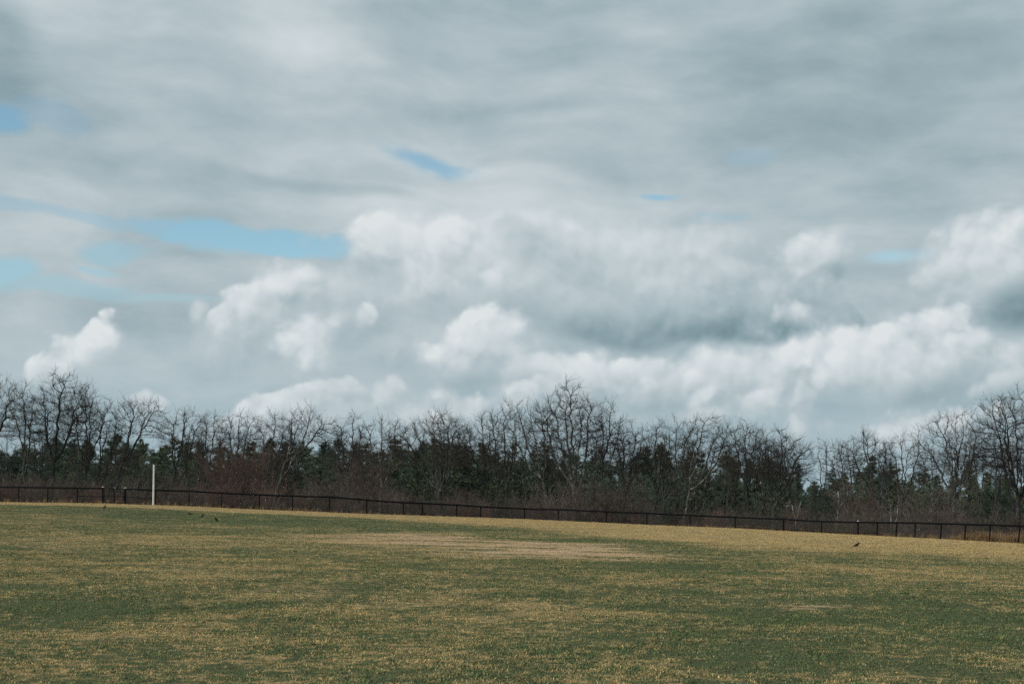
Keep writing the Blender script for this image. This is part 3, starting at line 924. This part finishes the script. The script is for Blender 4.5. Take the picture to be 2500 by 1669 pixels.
LANDMARKS = [(0, "the tree at the left edge"), (158, "the big left tree"), (278, "the gate"), (375, "the white pole"), (470, "the narrow bushy-topped tree"), (582, "the tall red-brown bush"),
             (665, "the bleached dead sapling"), (750, "the fan-shaped leaning tree"), (850, "the thin small-crowned tree"), (935, "the slender forked tree"), (1066, "the broad round-crowned tree"), (1175, "the crooked-armed tree"),
             (1285, "the left-leaning tree"), (1390, "the tallest central tree"), (1500, "the brush mound"), (1632, "the close pair of trees"), (1730, "the right-reaching tree"), (1822, "the tufted narrow tree"),
             (1912, "the wide low tree"), (2005, "the open sky gap"), (2066, "the white birch"), (2133, "the pointed pine"), (2225, "the crossing dead sapling"), (2318, "the tall open tree"), (2400, "the narrow right-hand pine"), (2486, "the heavy right-edge trunk")]
def place_labels(items):
    """items: (object, pixel, base label); each gets its base label and its place beside the nearest landmark"""
    near = {}
    for o, px, base in items:
        q = min(LANDMARKS, key=lambda l: abs(l[0] - px))
        if px < -15: q = (0, "the left picture edge")
        elif px > 2515: q = (2500, "the right picture edge")
        near.setdefault((base, q[1]), []).append((px - q[0], o))
    words = ["just", "second", "third", "fourth", "fifth", "sixth", "seventh", "eighth", "ninth"]
    for (base, mark), lst in near.items():
        left = sorted([t for t in lst if t[0] < -9], key=lambda t: -t[0]); right = sorted([t for t in lst if t[0] > 9], key=lambda t: t[0])
        mid = [t for t in lst if -9 <= t[0] <= 9]
        for side, grp in (("left", left), ("right", right)):
            for i, (d, o) in enumerate(grp):
                o["label"] = f"{base}, {words[min(i, 8)]} {side} of {mark}" if i == 0 else f"{base}, {words[min(i, 8)]} {side} of {mark}"
        for i, (d, o) in enumerate(mid):
            o["label"] = f"{base}, in line with {mark}" if i == 0 else f"{base}, close beside {mark}"

TREE_TRIS = 0
def bare_tree(name, label, px, depth, top_py, crown_px, half_px, crown_frac=0.62, forks=4, fork_at=0.34, seed=1, group=None, mat=None, **kw):
    global TREE_TRIS
    foot = at(px, depth)
    top = EYE + (HY - top_py) / FPX * depth
    h = top - foot.z
    t = thing(name, label, "tree", foot, group)
    tr, cr = grow(seed, h, (crown_px - px) / FPX * depth, half_px * 1.12 / FPX * depth, h * crown_frac, forks, fork_at, **kw)
    link("trunk", mesh_np("trunk", tr[0], tr[1], [mat or M_TRUNK], smooth=True), t)
    link("crown", mesh_np("crown", cr[0], cr[1], [M_BIRCH if mat is M_BIRCH else M_TWIG]), t)
    TREE_TRIS += 2 * (len(tr[1]) + len(cr[1]))
    return t

BARE = "bare trees standing along the edge of the wood"
TREES = [
    # label, foot px, depth, top py, crown centre px, half width px, options
    ("bare tree cut off by the left edge of the picture, leaning in over the fence", -45, 130, 888, -8, 82, dict(forks=5, crown_frac=.66, fork_at=.3)),
    ("big wide bare tree near the left edge, trunk splitting into two heavy limbs", 122, 133, 896, 150, 86, dict(forks=5, crown_frac=.66, fork_at=.36)),
    ("tall slim bare tree squeezed between the left-edge tree and the big left tree", 58, 137, 912, 62, 54, dict(forks=3, crown_frac=.62, fork_at=.36)),
    ("tall open bare tree close on the right of the big left tree", 206, 138, 926, 222, 52, dict(forks=4, crown_frac=.62, fork_at=.36, dens=.85)),
    ("bare tree leaning strongly right with rounded crown, left of the white pole", 268, 134, 955, 350, 60, dict(forks=4, crown_frac=.50, fork_at=.42)),
    ("slim bare tree rising between the big left tree and the right-leaning tree", 232, 138, 985, 262, 44, dict(forks=3, crown_frac=.6, fork_at=.35)),
    ("bare tree with narrow bushy top just right of the white pole", 412, 136, 990, 455, 52, dict(forks=3, crown_frac=.52, fork_at=.4)),
    ("thin upright bare tree with sparse top, second to the right of the white pole", 500, 140, 988, 520, 44, dict(forks=3, crown_frac=.55, fork_at=.4, dens=.8)),
    ("dense bare tree top showing above the tall red-brown bush", 560, 139, 988, 592, 58, dict(forks=4, crown_frac=.52, fork_at=.4)),
    ("bare tree whose narrow crown stands right of the tall red-brown bush", 640, 142, 990, 668, 52, dict(forks=3, crown_frac=.55, fork_at=.38)),
    ("bare tree on a long leaning trunk, fan of ascending branches, left of centre", 655, 133, 984, 750, 66, dict(forks=4, crown_frac=.48, fork_at=.5, pale=1)),
    ("thin bare tree with small crown between the fan-shaped tree and the forked one", 872, 137, 994, 858, 46, dict(forks=3, crown_frac=.55, fork_at=.42)),
    ("slender forked bare tree left of the broad round-crowned tree", 928, 134, 986, 935, 56, dict(forks=3, crown_frac=.58, fork_at=.40, pale=1)),
    ("broad round-crowned bare tree left of centre with branches spreading low", 1076, 132, 978, 1066, 92, dict(forks=6, crown_frac=.66, fork_at=.30)),
    ("bare tree with crooked arms between the round crown and the central tree", 1192, 136, 995, 1175, 52, dict(forks=3, crown_frac=.6, fork_at=.36)),
    ("tall narrow bare tree with light open crown left of the tallest central tree", 1240, 140, 958, 1228, 46, dict(forks=3, crown_frac=.6, fork_at=.36, dens=.85)),
    ("bare tree leaning left from the brush mound, crown left of the tallest tree", 1352, 131, 952, 1285, 56, dict(forks=4, crown_frac=.56, fork_at=.36, side=-.2, pale=1)),
    ("tallest bare tree at the centre, twin pale stems and a wide domed crown", 1405, 130, 925, 1390, 86, dict(forks=6, crown_frac=.66, fork_at=.30, pale=1)),
    ("bare tree right of the tallest central tree, limb curving out to the right", 1440, 133, 968, 1484, 60, dict(forks=4, crown_frac=.60, fork_at=.34, pale=1)),
    ("low-crowned bare tree behind the right end of the brush mound", 1519, 137, 1003, 1535, 54, dict(forks=4, crown_frac=.62, fork_at=.34)),
    ("dense upright bare tree, first of the close pair right of the brush mound", 1600, 138, 1003, 1606, 48, dict(forks=4, crown_frac=.6, fork_at=.36)),
    ("dense bare tree with many ascending stems, second of the close pair", 1648, 136, 998, 1658, 52, dict(forks=4, crown_frac=.6, fork_at=.34)),
    ("bare tree leaning right with a long high arm reaching right", 1662, 132, 990, 1730, 66, dict(forks=4, crown_frac=.60, fork_at=.38, pale=1)),
    ("narrow bare tree with small rounded tuft at its top, right of centre", 1836, 132, 996, 1822, 44, dict(forks=3, crown_frac=.56, fork_at=.42, side=-.3)),
    ("wide low bare tree left of the gap of open sky", 1884, 130, 1036, 1912, 66, dict(forks=5, crown_frac=.62, fork_at=.36)),
    ("bare tree behind and left of the wide low tree by the open gap", 1858, 140, 1036, 1868, 44, dict(forks=3, crown_frac=.6, fork_at=.36)),
    ("very thin bare sapling with sparse branches standing in the gap of open sky", 2002, 134, 1036, 2008, 34, dict(forks=2, crown_frac=.66, fork_at=.36, dens=.35, twig=.8)),
    ("thin sparse bare tree just right of the gap of open sky", 2050, 136, 1062, 2066, 40, dict(forks=3, crown_frac=.62, fork_at=.38, dens=.45, twig=.85)),
    ("bare tree with crown spreading left over the dark pointed pine", 2165, 131, 1038, 2120, 62, dict(forks=4, crown_frac=.58, fork_at=.40, side=-.2)),
    ("dense bare tree right of the dark pointed pine", 2200, 136, 1030, 2208, 48, dict(forks=4, crown_frac=.6, fork_at=.36)),
    ("tall open bare tree second from the right edge", 2330, 129, 988, 2318, 70, dict(forks=5, crown_frac=.62, fork_at=.36, pale=1)),
    ("bare tree low between the two tall trees at the right edge", 2395, 137, 1060, 2392, 44, dict(forks=3, crown_frac=.6, fork_at=.36)),
    ("big dark bare tree with heavy trunk at the right edge", 2484, 126, 915, 2492, 112, dict(forks=7, crown_frac=.72, fork_at=.30)),
    ("pale leaning sapling bending right above the fence, left of the gate", 205, 127, 1120, 255, 30, dict(forks=2, crown_frac=.4, fork_at=.55, dens=.5, pale=1)),
    ("pale slanting tree leaning far right behind the white pole", 412, 127, 1118, 500, 34, dict(forks=2, crown_frac=.4, fork_at=.6, dens=.5, pale=1)),
    ("long pale low branch-like tree slanting right beside the brush mound", 1580, 126, 1145, 1690, 44, dict(forks=2, crown_frac=.4, fork_at=.6, dens=.5, pale=1)),
    ("pale crooked small tree slanting right beneath the right-reaching tree", 1690, 127, 1140, 1760, 40, dict(forks=3, crown_frac=.45, fork_at=.5, dens=.5, pale=1)),
    ("small white-barked birch with a clean fork, left of the open gap", 1940, 124, 1202, 1945, 22, dict(forks=2, crown_frac=.5, fork_at=.42, dens=.16, twig=.5, birch=1, tip=.014, big_r=.02)),
    ("slender white birch trunk leaning right just behind the fence", 2036, 123, 1175, 2058, 24, dict(forks=2, crown_frac=.4, fork_at=.6, dens=.16, twig=.5, birch=1, tip=.013, big_r=.02)),
    ("pale crossing stems of a dead sapling right of the white birch", 2172, 122, 1205, 2186, 30, dict(forks=2, crown_frac=.5, fork_at=.35, dens=.12, twig=.5, birch=1, tip=.012, big_r=.02)),
    ("small bleached dead sapling close behind the fence, left of centre", 676, 117.4, 1222, 677, 12, dict(forks=3, crown_frac=.6, fork_at=.3, dens=.2, twig=.35, birch=1, tip=.012)),
]
bare_roots = []
for i, (label, px, dep, top, cpx, half, kw) in enumerate(TREES):
    kw = dict(kw)
    mat = M_TRUNK_PALE if kw.pop('pale', 0) else None
    if kw.pop('birch', 0): mat = M_BIRCH
    name = "birch_sapling" if mat is M_BIRCH else "bare_tree"
    bare_roots.append(bare_tree(name, label, px, dep, top, cpx, half, seed=100 + i, mat=mat, group=BARE, **kw))

# deeper in the wood: copies of a few of them, turned round, filling in between
rnd = random.Random(5)
fill_items = []
FILL = [bare_roots[q] for q in (6, 11, 12, 19, 20, 24, 29)]
for i, px in enumerate(np.arange(-140, 2680, 80)):
    if 1950 < px < 2090: continue
    src = FILL[i % len(FILL)]
    px = px + rnd.uniform(-20, 20)
    dep = rnd.uniform(146, 160)
    p = at(px, dep)
    c = copy_tree(src)
    c.name = "slender_bare_tree"
    c.location = p
    c.rotation_euler = (0, 0, rnd.uniform(0, 6.28))
    want = EYE + (HY - rnd.uniform(1018, 1068)) / FPX * dep - p.z
    b = max(ch.bound_box[6][2] for ch in src.children)
    s = want / b
    c.scale = (s * rnd.uniform(.8, 1.0), s * rnd.uniform(.8, 1.0), s)
    tag(c, None, "tree", "slender bare trees deeper in the wood")
    fill_items.append((c, px, "slender bare tree deeper in the wood"))
place_labels(fill_items)

# ------------------------------------------------------------------ pines
def needle_material():
    m, k, bs = material("pine_needles")
    pos = k.n('ShaderNodeNewGeometry').outputs['Position']
    n = k.noise(pos, 1.1, 4.0, 0.6)
    c = k.mixc(k.rng(n, 0.35, 0.7), (0.055, 0.084, 0.070, 1), (0.140, 0.172, 0.115, 1))
    r = k.n('ShaderNodeObjectInfo').outputs['Random']
    c = k.mixc(1.0, c, k.ramp(r, [(0, (0.75, 0.85, 0.9, 1)), (0.5, (1, 1, 1, 1)), (1, (1.3, 1.15, 0.9, 1))]), blend='MULTIPLY')
    k.put(bs.inputs['Base Color'], c); bs.inputs['Roughness'].default_value = 0.8
    bs.inputs['Specular IOR Level'].default_value = 0.15
    return m
M_NEEDLE = needle_material()

def pine_meshes(seed, h=10.0, wide=2.6, pointed=0.0):
    rs = np.random.RandomState(seed)
    P0, P1, R0, R1 = [], [], [], []
    tz = np.linspace(-0.1, h * 0.97, 14)
    tx = np.cumsum(rs.normal(0, 0.035, 14)); tyy = np.cumsum(rs.normal(0, 0.035, 14))
    for i in range(13):
        P0.append((tx[i], tyy[i], tz[i])); P1.append((tx[i + 1], tyy[i + 1], tz[i + 1]))
        R0.append(0.15 * (1 - tz[i] / h) + 0.02); R1.append(0.15 * (1 - tz[i + 1] / h) + 0.02)
    T, D, S = [], [], []
    z = h * 0.08
    while z < h * 0.97:
        f = z / h
        prof = (1 - f) ** (0.80 + 0.25 * pointed) * (0.85 + 0.15 * min(1, f / 0.25)) * wide
        for _ in range(rs.randint(4, 7)):
            a = rs.uniform(0, 2 * np.pi); L = max(0.28, prof * rs.uniform(0.45, 1.35))
            x0, y0 = np.interp(z, tz, tx), np.interp(z, tz, tyy)
            p = np.array([x0, y0, z + rs.uniform(-0.3, 0.3) * (1 - f)]); d = np.array([np.cos(a), np.sin(a), rs.uniform(0.0, 0.75)])
            n = max(3, int(L / 0.32))
            for s in range(n):
                q = p + d * (L / n); d = d + np.array([0, 0, 0.07]) + rs.normal(0, 0.05, 3)
                P0.append(p); P1.append(q); R0.append(0.03 * (1 - s / n) + .008); R1.append(0.03 * (1 - (s + 1) / n) + .008)
                if s > 0 or n < 4:
                    for _t in range(3 if s < n - 1 else 6):
                        T.append(q + rs.normal(0, 0.16 - 0.08 * f, 3)); D.append(d + np.array([0, 0, 0.55]) + rs.normal(0, 0.35, 3)); S.append(rs.uniform(0.28, 0.56) * (1 - 0.45 * f))
                p = q
        z += rs.uniform(0.34, 0.60)
    for _ in range(14):
        T.append(np.array([tx[-1], tyy[-1], h - rs.uniform(0, .5)])); D.append(np.array([rs.normal(0, .3), rs.normal(0, .3), 1.0])); S.append(rs.uniform(.25, .4))
    T = np.array(T); D = unit(np.array(D)); S = np.array(S)
    # each tuft: nine narrow needle fans
    V, F = [], []
    nn = 9
    for q in range(nn):
        g = unit(D + rs.normal(0, 0.55, D.shape))
        u = unit(np.cross(g, rs.normal(0, 1, D.shape)))
        w = (S * rs.uniform(0.05, 0.11, len(S)))[:, None]
        tip = T + g * S[:, None]
        V.append(np.stack([T - u * w * 0.5, T + u * w * 0.5, tip + u * w * 0.3, tip - u * w * 0.3], 1).reshape(-1, 3))
    V = np.concatenate(V); F = np.arange(len(V)).reshape(-1, 4)
    tv, tf = tubes(P0, P1, R0, R1, 5, ext=0.2)
    return mesh_np("trunk", tv, tf, [M_TRUNK]), mesh_np("crown", V, F, [M_NEEDLE])

PINES = [pine_meshes(300 + i, wide=w, pointed=pt) for i, (w, pt) in enumerate([(3.4, 0), (2.9, .6), (3.9, .2), (2.8, .9), (3.5, .4), (2.4, 1.0)])]
def pine(px, dep, top_py, q, label, group, width=1.0):
    p = at(px, dep); p.z -= 0.2
    t = thing("pine_tree", label, "tree", p, group, rnd.uniform(0, 6.28))
    h = EYE + (HY - top_py) / FPX * dep - p.z
    s = h / 10.0
    t.scale = (s * width, s * width, s)
    link("trunk", PINES[q][0], t); link("crown", PINES[q][1], t)
    return t
FEATURED_PINES = [
    (2133, 150, 1114, 5, 1.05, "dark pointed pine right of the gap of open sky"),
    (2032, 152, 1148, 0, 1.1, "low bushy dark pine at the right side of the open gap"),
    (1948, 150, 1132, 3, 0.9, "dark pine with ragged top at the left side of the open gap"),
    (1880, 152, 1122, 1, 0.9, "dark pine behind the wide low bare tree left of the open gap"),
    (2366, 150, 1128, 5, 0.9, "narrow dark pine between the two tall bare trees at right"),
    (2440, 152, 1162, 4, 1.1, "low dark pine beside the heavy trunk at the right edge"),
    (2225, 153, 1158, 2, 0.9, "short dark pine right of the pointed pine"),
    (1618, 150, 1082, 3, 0.8, "tall narrow dark pine behind the close pair of bare trees"),
    (1464, 152, 1100, 1, 0.9, "dark pine standing behind the right limb of the tallest bare tree"),
    (345, 150, 1078, 2, 0.85, "dark flat-branched pine behind the right-leaning bare tree by the pole"),
]
for px, dep, top, q, w, label in FEATURED_PINES:
    pine(px, dep, top, q, label, "pines that stand out of the wood", w)
belt = []
for row, (d0, d1, stp) in enumerate([(160, 174, 44), (182, 200, 36), (206, 226, 40)]):
    for px in np.arange(-220, 2760, stp):
        px = px + rnd.uniform(-14, 14); dep = rnd.uniform(d0, d1)
        base = np.interp(px, [-200, 500, 1000, 1400, 1700, 1850, 1930, 1975, 2010, 2080, 2130, 2300, 2500, 2800], [1078, 1086, 1088, 1108, 1112, 1132, 1160, 1172, 1172, 1160, 1150, 1160, 1165, 1150])
        top = base + rnd.uniform(-22, 30) + (0, -2, 10)[row]
        base = ["dark pine in the nearer evergreen row", "dark pine in the farther evergreen row", "dark pine in the rearmost evergreen row"][row]
        belt.append((pine(px, dep, top, rnd.randrange(6), base, "pines of the dark evergreen belt", rnd.uniform(1.15, 1.6)), px, base))
place_labels(belt)

# ------------------------------------------------------------------ leafless shrubs behind the fence
def shrub_mesh(seed, h=3.0, wide=1.3, stems=46, mat=None, flare=0.5):
    rs = np.random.RandomState(seed)
    segs = [[], [], [], []]
    def put(a, b, r0, r1):
        segs[0].append(a); segs[1].append(b); segs[2].append(r0); segs[3].append(r1)
    for _ in range(stems):
        a0 = rs.uniform(0, 2 * np.pi); rr = wide * 0.35 * np.sqrt(rs.uniform())
        p = np.array([rr * np.cos(a0), rr * np.sin(a0), -0.05])
        out = np.array([np.cos(a0), np.sin(a0), 0]) * rs.uniform(0.05, flare)
        L = h * rs.uniform(0.6, 1.0); n = 5; r = rs.uniform(0.007, 0.014)
        d = unit(np.array([0, 0, 1.0]) + out + rs.normal(0, 0.08, 3))
        for s in range(n):
            q = p + d * L / n
            put(p, q, r * (1 - s / n * 0.8), r * (1 - (s + 1) / n * 0.8))
            if s > 0:
                for _t in range(2 + (s > 2)):
                    o = p + (q - p) * rs.uniform()
                    g = unit(d + rs.normal(0, 0.42, 3)); l = rs.uniform(0.3, 0.8) * h / 3.2
                    e = o + g * l
                    put(o, e, 0.0065, 0.003)
                    g2 = unit(g + rs.normal(0, 0.4, 3)); o2 = o + g * l * rs.uniform(0.3, 0.8)
                    put(o2, o2 + g2 * l * 0.6, 0.0048, 0.0025)
            d = unit(d + rs.normal(0, 0.10, 3) + out * 0.12)
            p = q
    V, F = tubes(*[np.array(s) for s in segs], 3)
    return mesh_np("stems", V, F, [mat])

SHRUBS = [shrub_mesh(500 + i, 3.0, w, st, mt, fl) for i, (w, st, mt, fl) in enumerate([
    (1.4, 34, M_SHRUB, .5), (1.8, 46, M_SHRUB, .7), (1.1, 40, M_SHRUB_RED, .35), (1.6, 32, M_SHRUB_OLIVE, .6), (1.2, 28, M_SHRUB_OLIVE, .4), (1.3, 85, M_RUST, .42)])]
def shrub(name, px, dep, top_py, q, label, group, width=1.0):
    p = at(px, dep)
    o = link(name, SHRUBS[q], None, p)
    h = EYE + (HY - top_py) / FPX * dep - p.z
    s = h / 3.05
    o.scale = (s * width, s * width, s)
    o.rotation_euler.z = rnd.uniform(0, 6.28)
    tag(o, label, "shrub", group)
    return o
for px, dep, top, q, w, label in [
    (582, 125, 1068, 5, 1.05, "tall red-brown twiggy bush between the white pole and the leaning tree"),
    (822, 128, 1112, 0, 0.9, "tall red-brown twiggy bush left of the slender forked tree"),
    (890, 129, 1102, 2, 0.9, "narrow red-brown twiggy bush beside the slender forked tree"),
    (1390, 125, 1158, 1, 1.1, "left part of the big brown brush mound at the centre"),
    (1450, 126, 1145, 1, 1.1, "highest middle part of the big brown brush mound at the centre"),
    (1520, 125, 1160, 0, 1.2, "right part of the big brown brush mound at the centre"),
    (2100, 127, 1170, 2, 1.0, "red-brown twiggy bush between the white birch and the pointed pine"),
    (2260, 126, 1150, 1, 0.9, "tall red-brown twiggy bush left of the tall open tree at right"),
    (1985, 130, 1165, 3, 0.9, "olive brown bush in the bottom of the open gap"),
]:
    shrub("tall_bush", px, dep, top, q, label, "tall bushes standing out of the thicket", w)
thicket = []
for row, (o0, o1, stp, t0, t1) in enumerate([(1.6, 4.5, 36, 0.9, 2.0), (5, 10, 44, 1.5, 3.2), (11, 20, 50, 2.2, 4.4), (24, 36, 44, 3.0, 5.0)]):
    for px in np.arange(-180, 2720, stp):
        px = px + rnd.uniform(-12, 12)
        dep = float(fence_y(px)) + rnd.uniform(o0, o1)
        p = at(px, dep)
        hh = rnd.uniform(t0, t1)
        if 1940 < px < 2030 and row > 1: hh *= 0.75
        if px > 2320 and row == 0: continue
        if px > 2320 and row == 1: hh *= 0.7
        top = HY - FPX * (p.z + hh - EYE) / dep
        q = rnd.choice([0, 1, 2, 3, 4] if row else [0, 1, 3, 2])
        base = ["low leafless shrub close behind the fence", "brown leafless shrub in the thicket", "tall leafless shrub among the trunks", "dim tall shrub under the pines"][row]
        thicket.append((None, px, base))
        thicket[-1] = (shrub("bare_shrub", px, dep, top, q, base,
              ["low shrubs close behind the fence", "shrubs of the thicket", "tall shrubs at the foot of the trees", "dim shrubs under the pines"][row], rnd.uniform(0.9, 1.3)), px, base)
place_labels(thicket)

# ------------------------------------------------------------------ grass blades on the field, dead grass beyond the fence
def blade_material(name, turf=True):
    m, k, bs = material(name)
    rndv = k.n('ShaderNodeAttribute', attribute_name='rnd').outputs['Fac']
    oi = k.n('ShaderNodeObjectInfo').outputs['Random']
    if turf:
        g = k.n('ShaderNodeGroup'); g.node_tree = TURF
        jit = k.math('MULTIPLY_ADD', k.math('SUBTRACT', oi, 0.5), 0.25, rndv)
        f = k.rng(k.math('SUBTRACT', g.outputs[0], k.math('MULTIPLY_ADD', jit, 0.9, 0.05)), -0.10, 0.10)
        v = k.n('ShaderNodeAttribute', attribute_name='tone').outputs['Fac']
        c = k.mixc(f, k.mixc(v, GREEN_A, GREEN_B), k.mixc(v, STRAW_A, STRAW_B))
        c = k.mixc(k.math('MULTIPLY', g.outputs[1], 0.65), c, (0.54, 0.395, 0.27, 1))
        c = k.mixc(1.0, c, k.ramp(oi, [(0, (0.62, 0.64, 0.66, 1)), (0.5, (0.98, 0.98, 0.98, 1)), (1, (1.45, 1.42, 1.36, 1))]), blend='MULTIPLY')
    else:
        c = k.mixc(rndv, (0.20, 0.125, 0.065, 1), (0.52, 0.36, 0.20, 1))
    k.put(bs.inputs['Base Color'], c)
    bs.inputs['Roughness'].default_value = 0.85; bs.inputs['Specular IOR Level'].default_value = 0.12
    return m

def tuft(seed, n, rad, hmin, hmax, width, mat, lay=0.9):
    rs = np.random.RandomState(seed)
    a = rs.uniform(0, 2 * np.pi, n); r = rad * np.sqrt(rs.uniform(0, 1, n))
    b = np.stack([r * np.cos(a), r * np.sin(a), np.full(n, -0.006)], 1)
    L = rs.uniform(hmin, hmax, n)[:, None]
    ha = rs.uniform(0, 2 * np.pi, n); side = np.stack([-np.sin(ha), np.cos(ha), np.zeros(n)], 1)
    fw = np.stack([np.cos(ha), np.sin(ha), np.zeros(n)], 1)
    up = np.array([[0, 0, 1.0]])
    k1 = rs.uniform(0.1, lay, n)[:, None]; k2 = k1 + rs.uniform(0.2, 0.9, n)[:, None]
    m = b + (up * np.cos(k1) + fw * np.sin(k1)) * L * 0.55
    t = m + (up * np.cos(k2) + fw * np.sin(k2)) * L * 0.45
    w = width * rs.uniform(0.7, 1.3, n)[:, None]
    V = np.stack([b - side * w / 2, b + side * w / 2, m + side * w * 0.42, m - side * w * 0.42, t + side * w * .1, t - side * w * .1], 1).reshape(-1, 3)
    o = (np.arange(n) * 6)[:, None]
    F = np.concatenate([o + np.array([[0, 1, 2, 3]]), o + np.array([[3, 2, 4, 5]])])
    me = mesh_np("tuft", V, F, [mat])
    for nm in ("rnd", "tone"):
        at_ = me.attributes.new(nm, 'FLOAT', 'POINT')
        at_.data.foreach_set("value", np.repeat(rs.uniform(0, 1, n), 6).astype(np.float32))
    return me

def scatter(name, label, pts, scl, tufts, zmax=9.0):
    col = bpy.data.collections.new(name + "_tufts")
    for i, me in enumerate(tufts):
        col.objects.link(bpy.data.objects.new("tuft", me))
    n = len(pts); rs = np.random.RandomState(len(pts))
    me = bpy.data.meshes.new(name)
    me.vertices.add(n); me.vertices.foreach_set("co", np.ascontiguousarray(pts, np.float32).ravel())
    a = me.attributes.new("turn", 'FLOAT_VECTOR', 'POINT')
    rot = np.stack([rs.normal(0, .05, n), rs.normal(0, .05, n), rs.uniform(0, 6.283, n)], 1).astype(np.float32)
    a.data.foreach_set("vector", rot.ravel())
    a = me.attributes.new("size", 'FLOAT_VECTOR', 'POINT')
    scl = np.asarray(scl, float)
    a.data.foreach_set("vector", np.stack([scl, scl, np.minimum(scl, zmax * (0.7 + 0.3 * scl / max(scl.max(), 1e-6)))], 1).astype(np.float32).ravel())
    a = me.attributes.new("pick", 'INT', 'POINT'); a.data.foreach_set("value", rs.randint(0, len(tufts), n).astype(np.int32))
    o = link(name, me)
    tag(o, label, kind="stuff")
    g = bpy.data.node_groups.new(name + "_scatter", 'GeometryNodeTree')
    g.interface.new_socket("Geometry", in_out='INPUT', socket_type='NodeSocketGeometry')
    g.interface.new_socket("Geometry", in_out='OUTPUT', socket_type='NodeSocketGeometry')
    N = g.nodes; Lk = g.links
    gi, go = N.new('NodeGroupInput'), N.new('NodeGroupOutput')
    ci = N.new('GeometryNodeCollectionInfo'); ci.inputs[0].default_value = col
    ci.inputs['Separate Children'].default_value = True; ci.inputs['Reset Children'].default_value = True
    ip = N.new('GeometryNodeInstanceOnPoints'); ip.inputs['Pick Instance'].default_value = True
    def attr(nm, typ):
        q = N.new('GeometryNodeInputNamedAttribute'); q.data_type = typ; q.inputs[0].default_value = nm
        return q.outputs[0]
    Lk.new(gi.outputs[0], ip.inputs['Points']); Lk.new(ci.outputs[0], ip.inputs['Instance'])
    Lk.new(attr("pick", 'INT'), ip.inputs['Instance Index'])
    e2r = N.new('FunctionNodeEulerToRotation'); Lk.new(attr("turn", 'FLOAT_VECTOR'), e2r.inputs[0]); Lk.new(e2r.outputs[0], ip.inputs['Rotation'])
    Lk.new(attr("size", 'FLOAT_VECTOR'), ip.inputs['Scale'])
    Lk.new(ip.outputs[0], go.inputs[0])
    md = o.modifiers.new("scatter", 'NODES'); md.node_group = g
    return o

def field_points():
    rs = np.random.RandomState(77)
    P, S = [], []
    for y0, y1, dens, sc in [(10.5, 22, 90, 1.0), (22, 40, 46, 1.2), (40, 66, 20, 1.6), (66, 122, 8, 2.1)]:
        w = 0.41 * y1 + 3
        n = int((y1 - y0) * 2 * w * dens)
        x = rs.uniform(-w, w, n); y = rs.uniform(y0, y1, n)
        ok = (np.abs(x) < 0.41 * y + 3) & (y < np.interp(x, _xf, _yf) - 0.15)
        x, y = x[ok], y[ok]
        lump = np.sin(x * 2.1 + 1.7 * np.sin(y * 1.3)) * np.sin(y * 1.7 + 1.9 * np.sin(x * 0.9)) + np.sin(x * 5.3 + y * 2.2) * np.sin(y * 4.7 - x * 1.1)
        P.append(np.stack([x, y, ground_z(x, y)], 1)); S.append(sc * (1.0 + 0.22 * lump) * rs.uniform(0.6, 1.4, len(x)))
    return np.concatenate(P), np.concatenate(S)

M_BLADE = blade_material("grass_blades")
M_DEAD = blade_material("dead_grass", turf=False)
pts, scl = field_points()
scatter("field_grass", "short mottled green and straw grass covering the playing field", pts, scl, [tuft(900 + i, 50, 0.13, 0.018, 0.046, 0.0044, M_BLADE, lay=1.15) for i in range(6)], zmax=1.0)

def dead_points():
    rs = np.random.RandomState(78)
    px = rs.uniform(-300, 2800, 12000)
    off = rs.uniform(0.25, 13, 12000)
    keep = rs.uniform(0, 1, 12000) < np.interp(px, [-300, 1500, 1700, 2150, 2250, 2350, 2800], [0.20, 0.2, 0.5, 0.4, 0.35, 1.0, 1.0])
    px, off = px[keep], off[keep]
    y = fence_y(px) + off; x = (px - CX) / FPX * y
    s = rs.uniform(0.45, 1.1, len(x)) * np.interp(px, [0, 1650, 1800, 2300, 2400], [0.6, 0.6, 0.9, 0.8, 1.25])
    return np.stack([x, y, ground_z(x, y)], 1), s
pts, scl = dead_points()
scatter("dead_grass", "tall orange-brown dead grass growing along and behind the fence", pts, scl, [tuft(950 + i, 40, 0.16, 0.4, 0.95, 0.010, M_DEAD, lay=0.45) for i in range(4)])
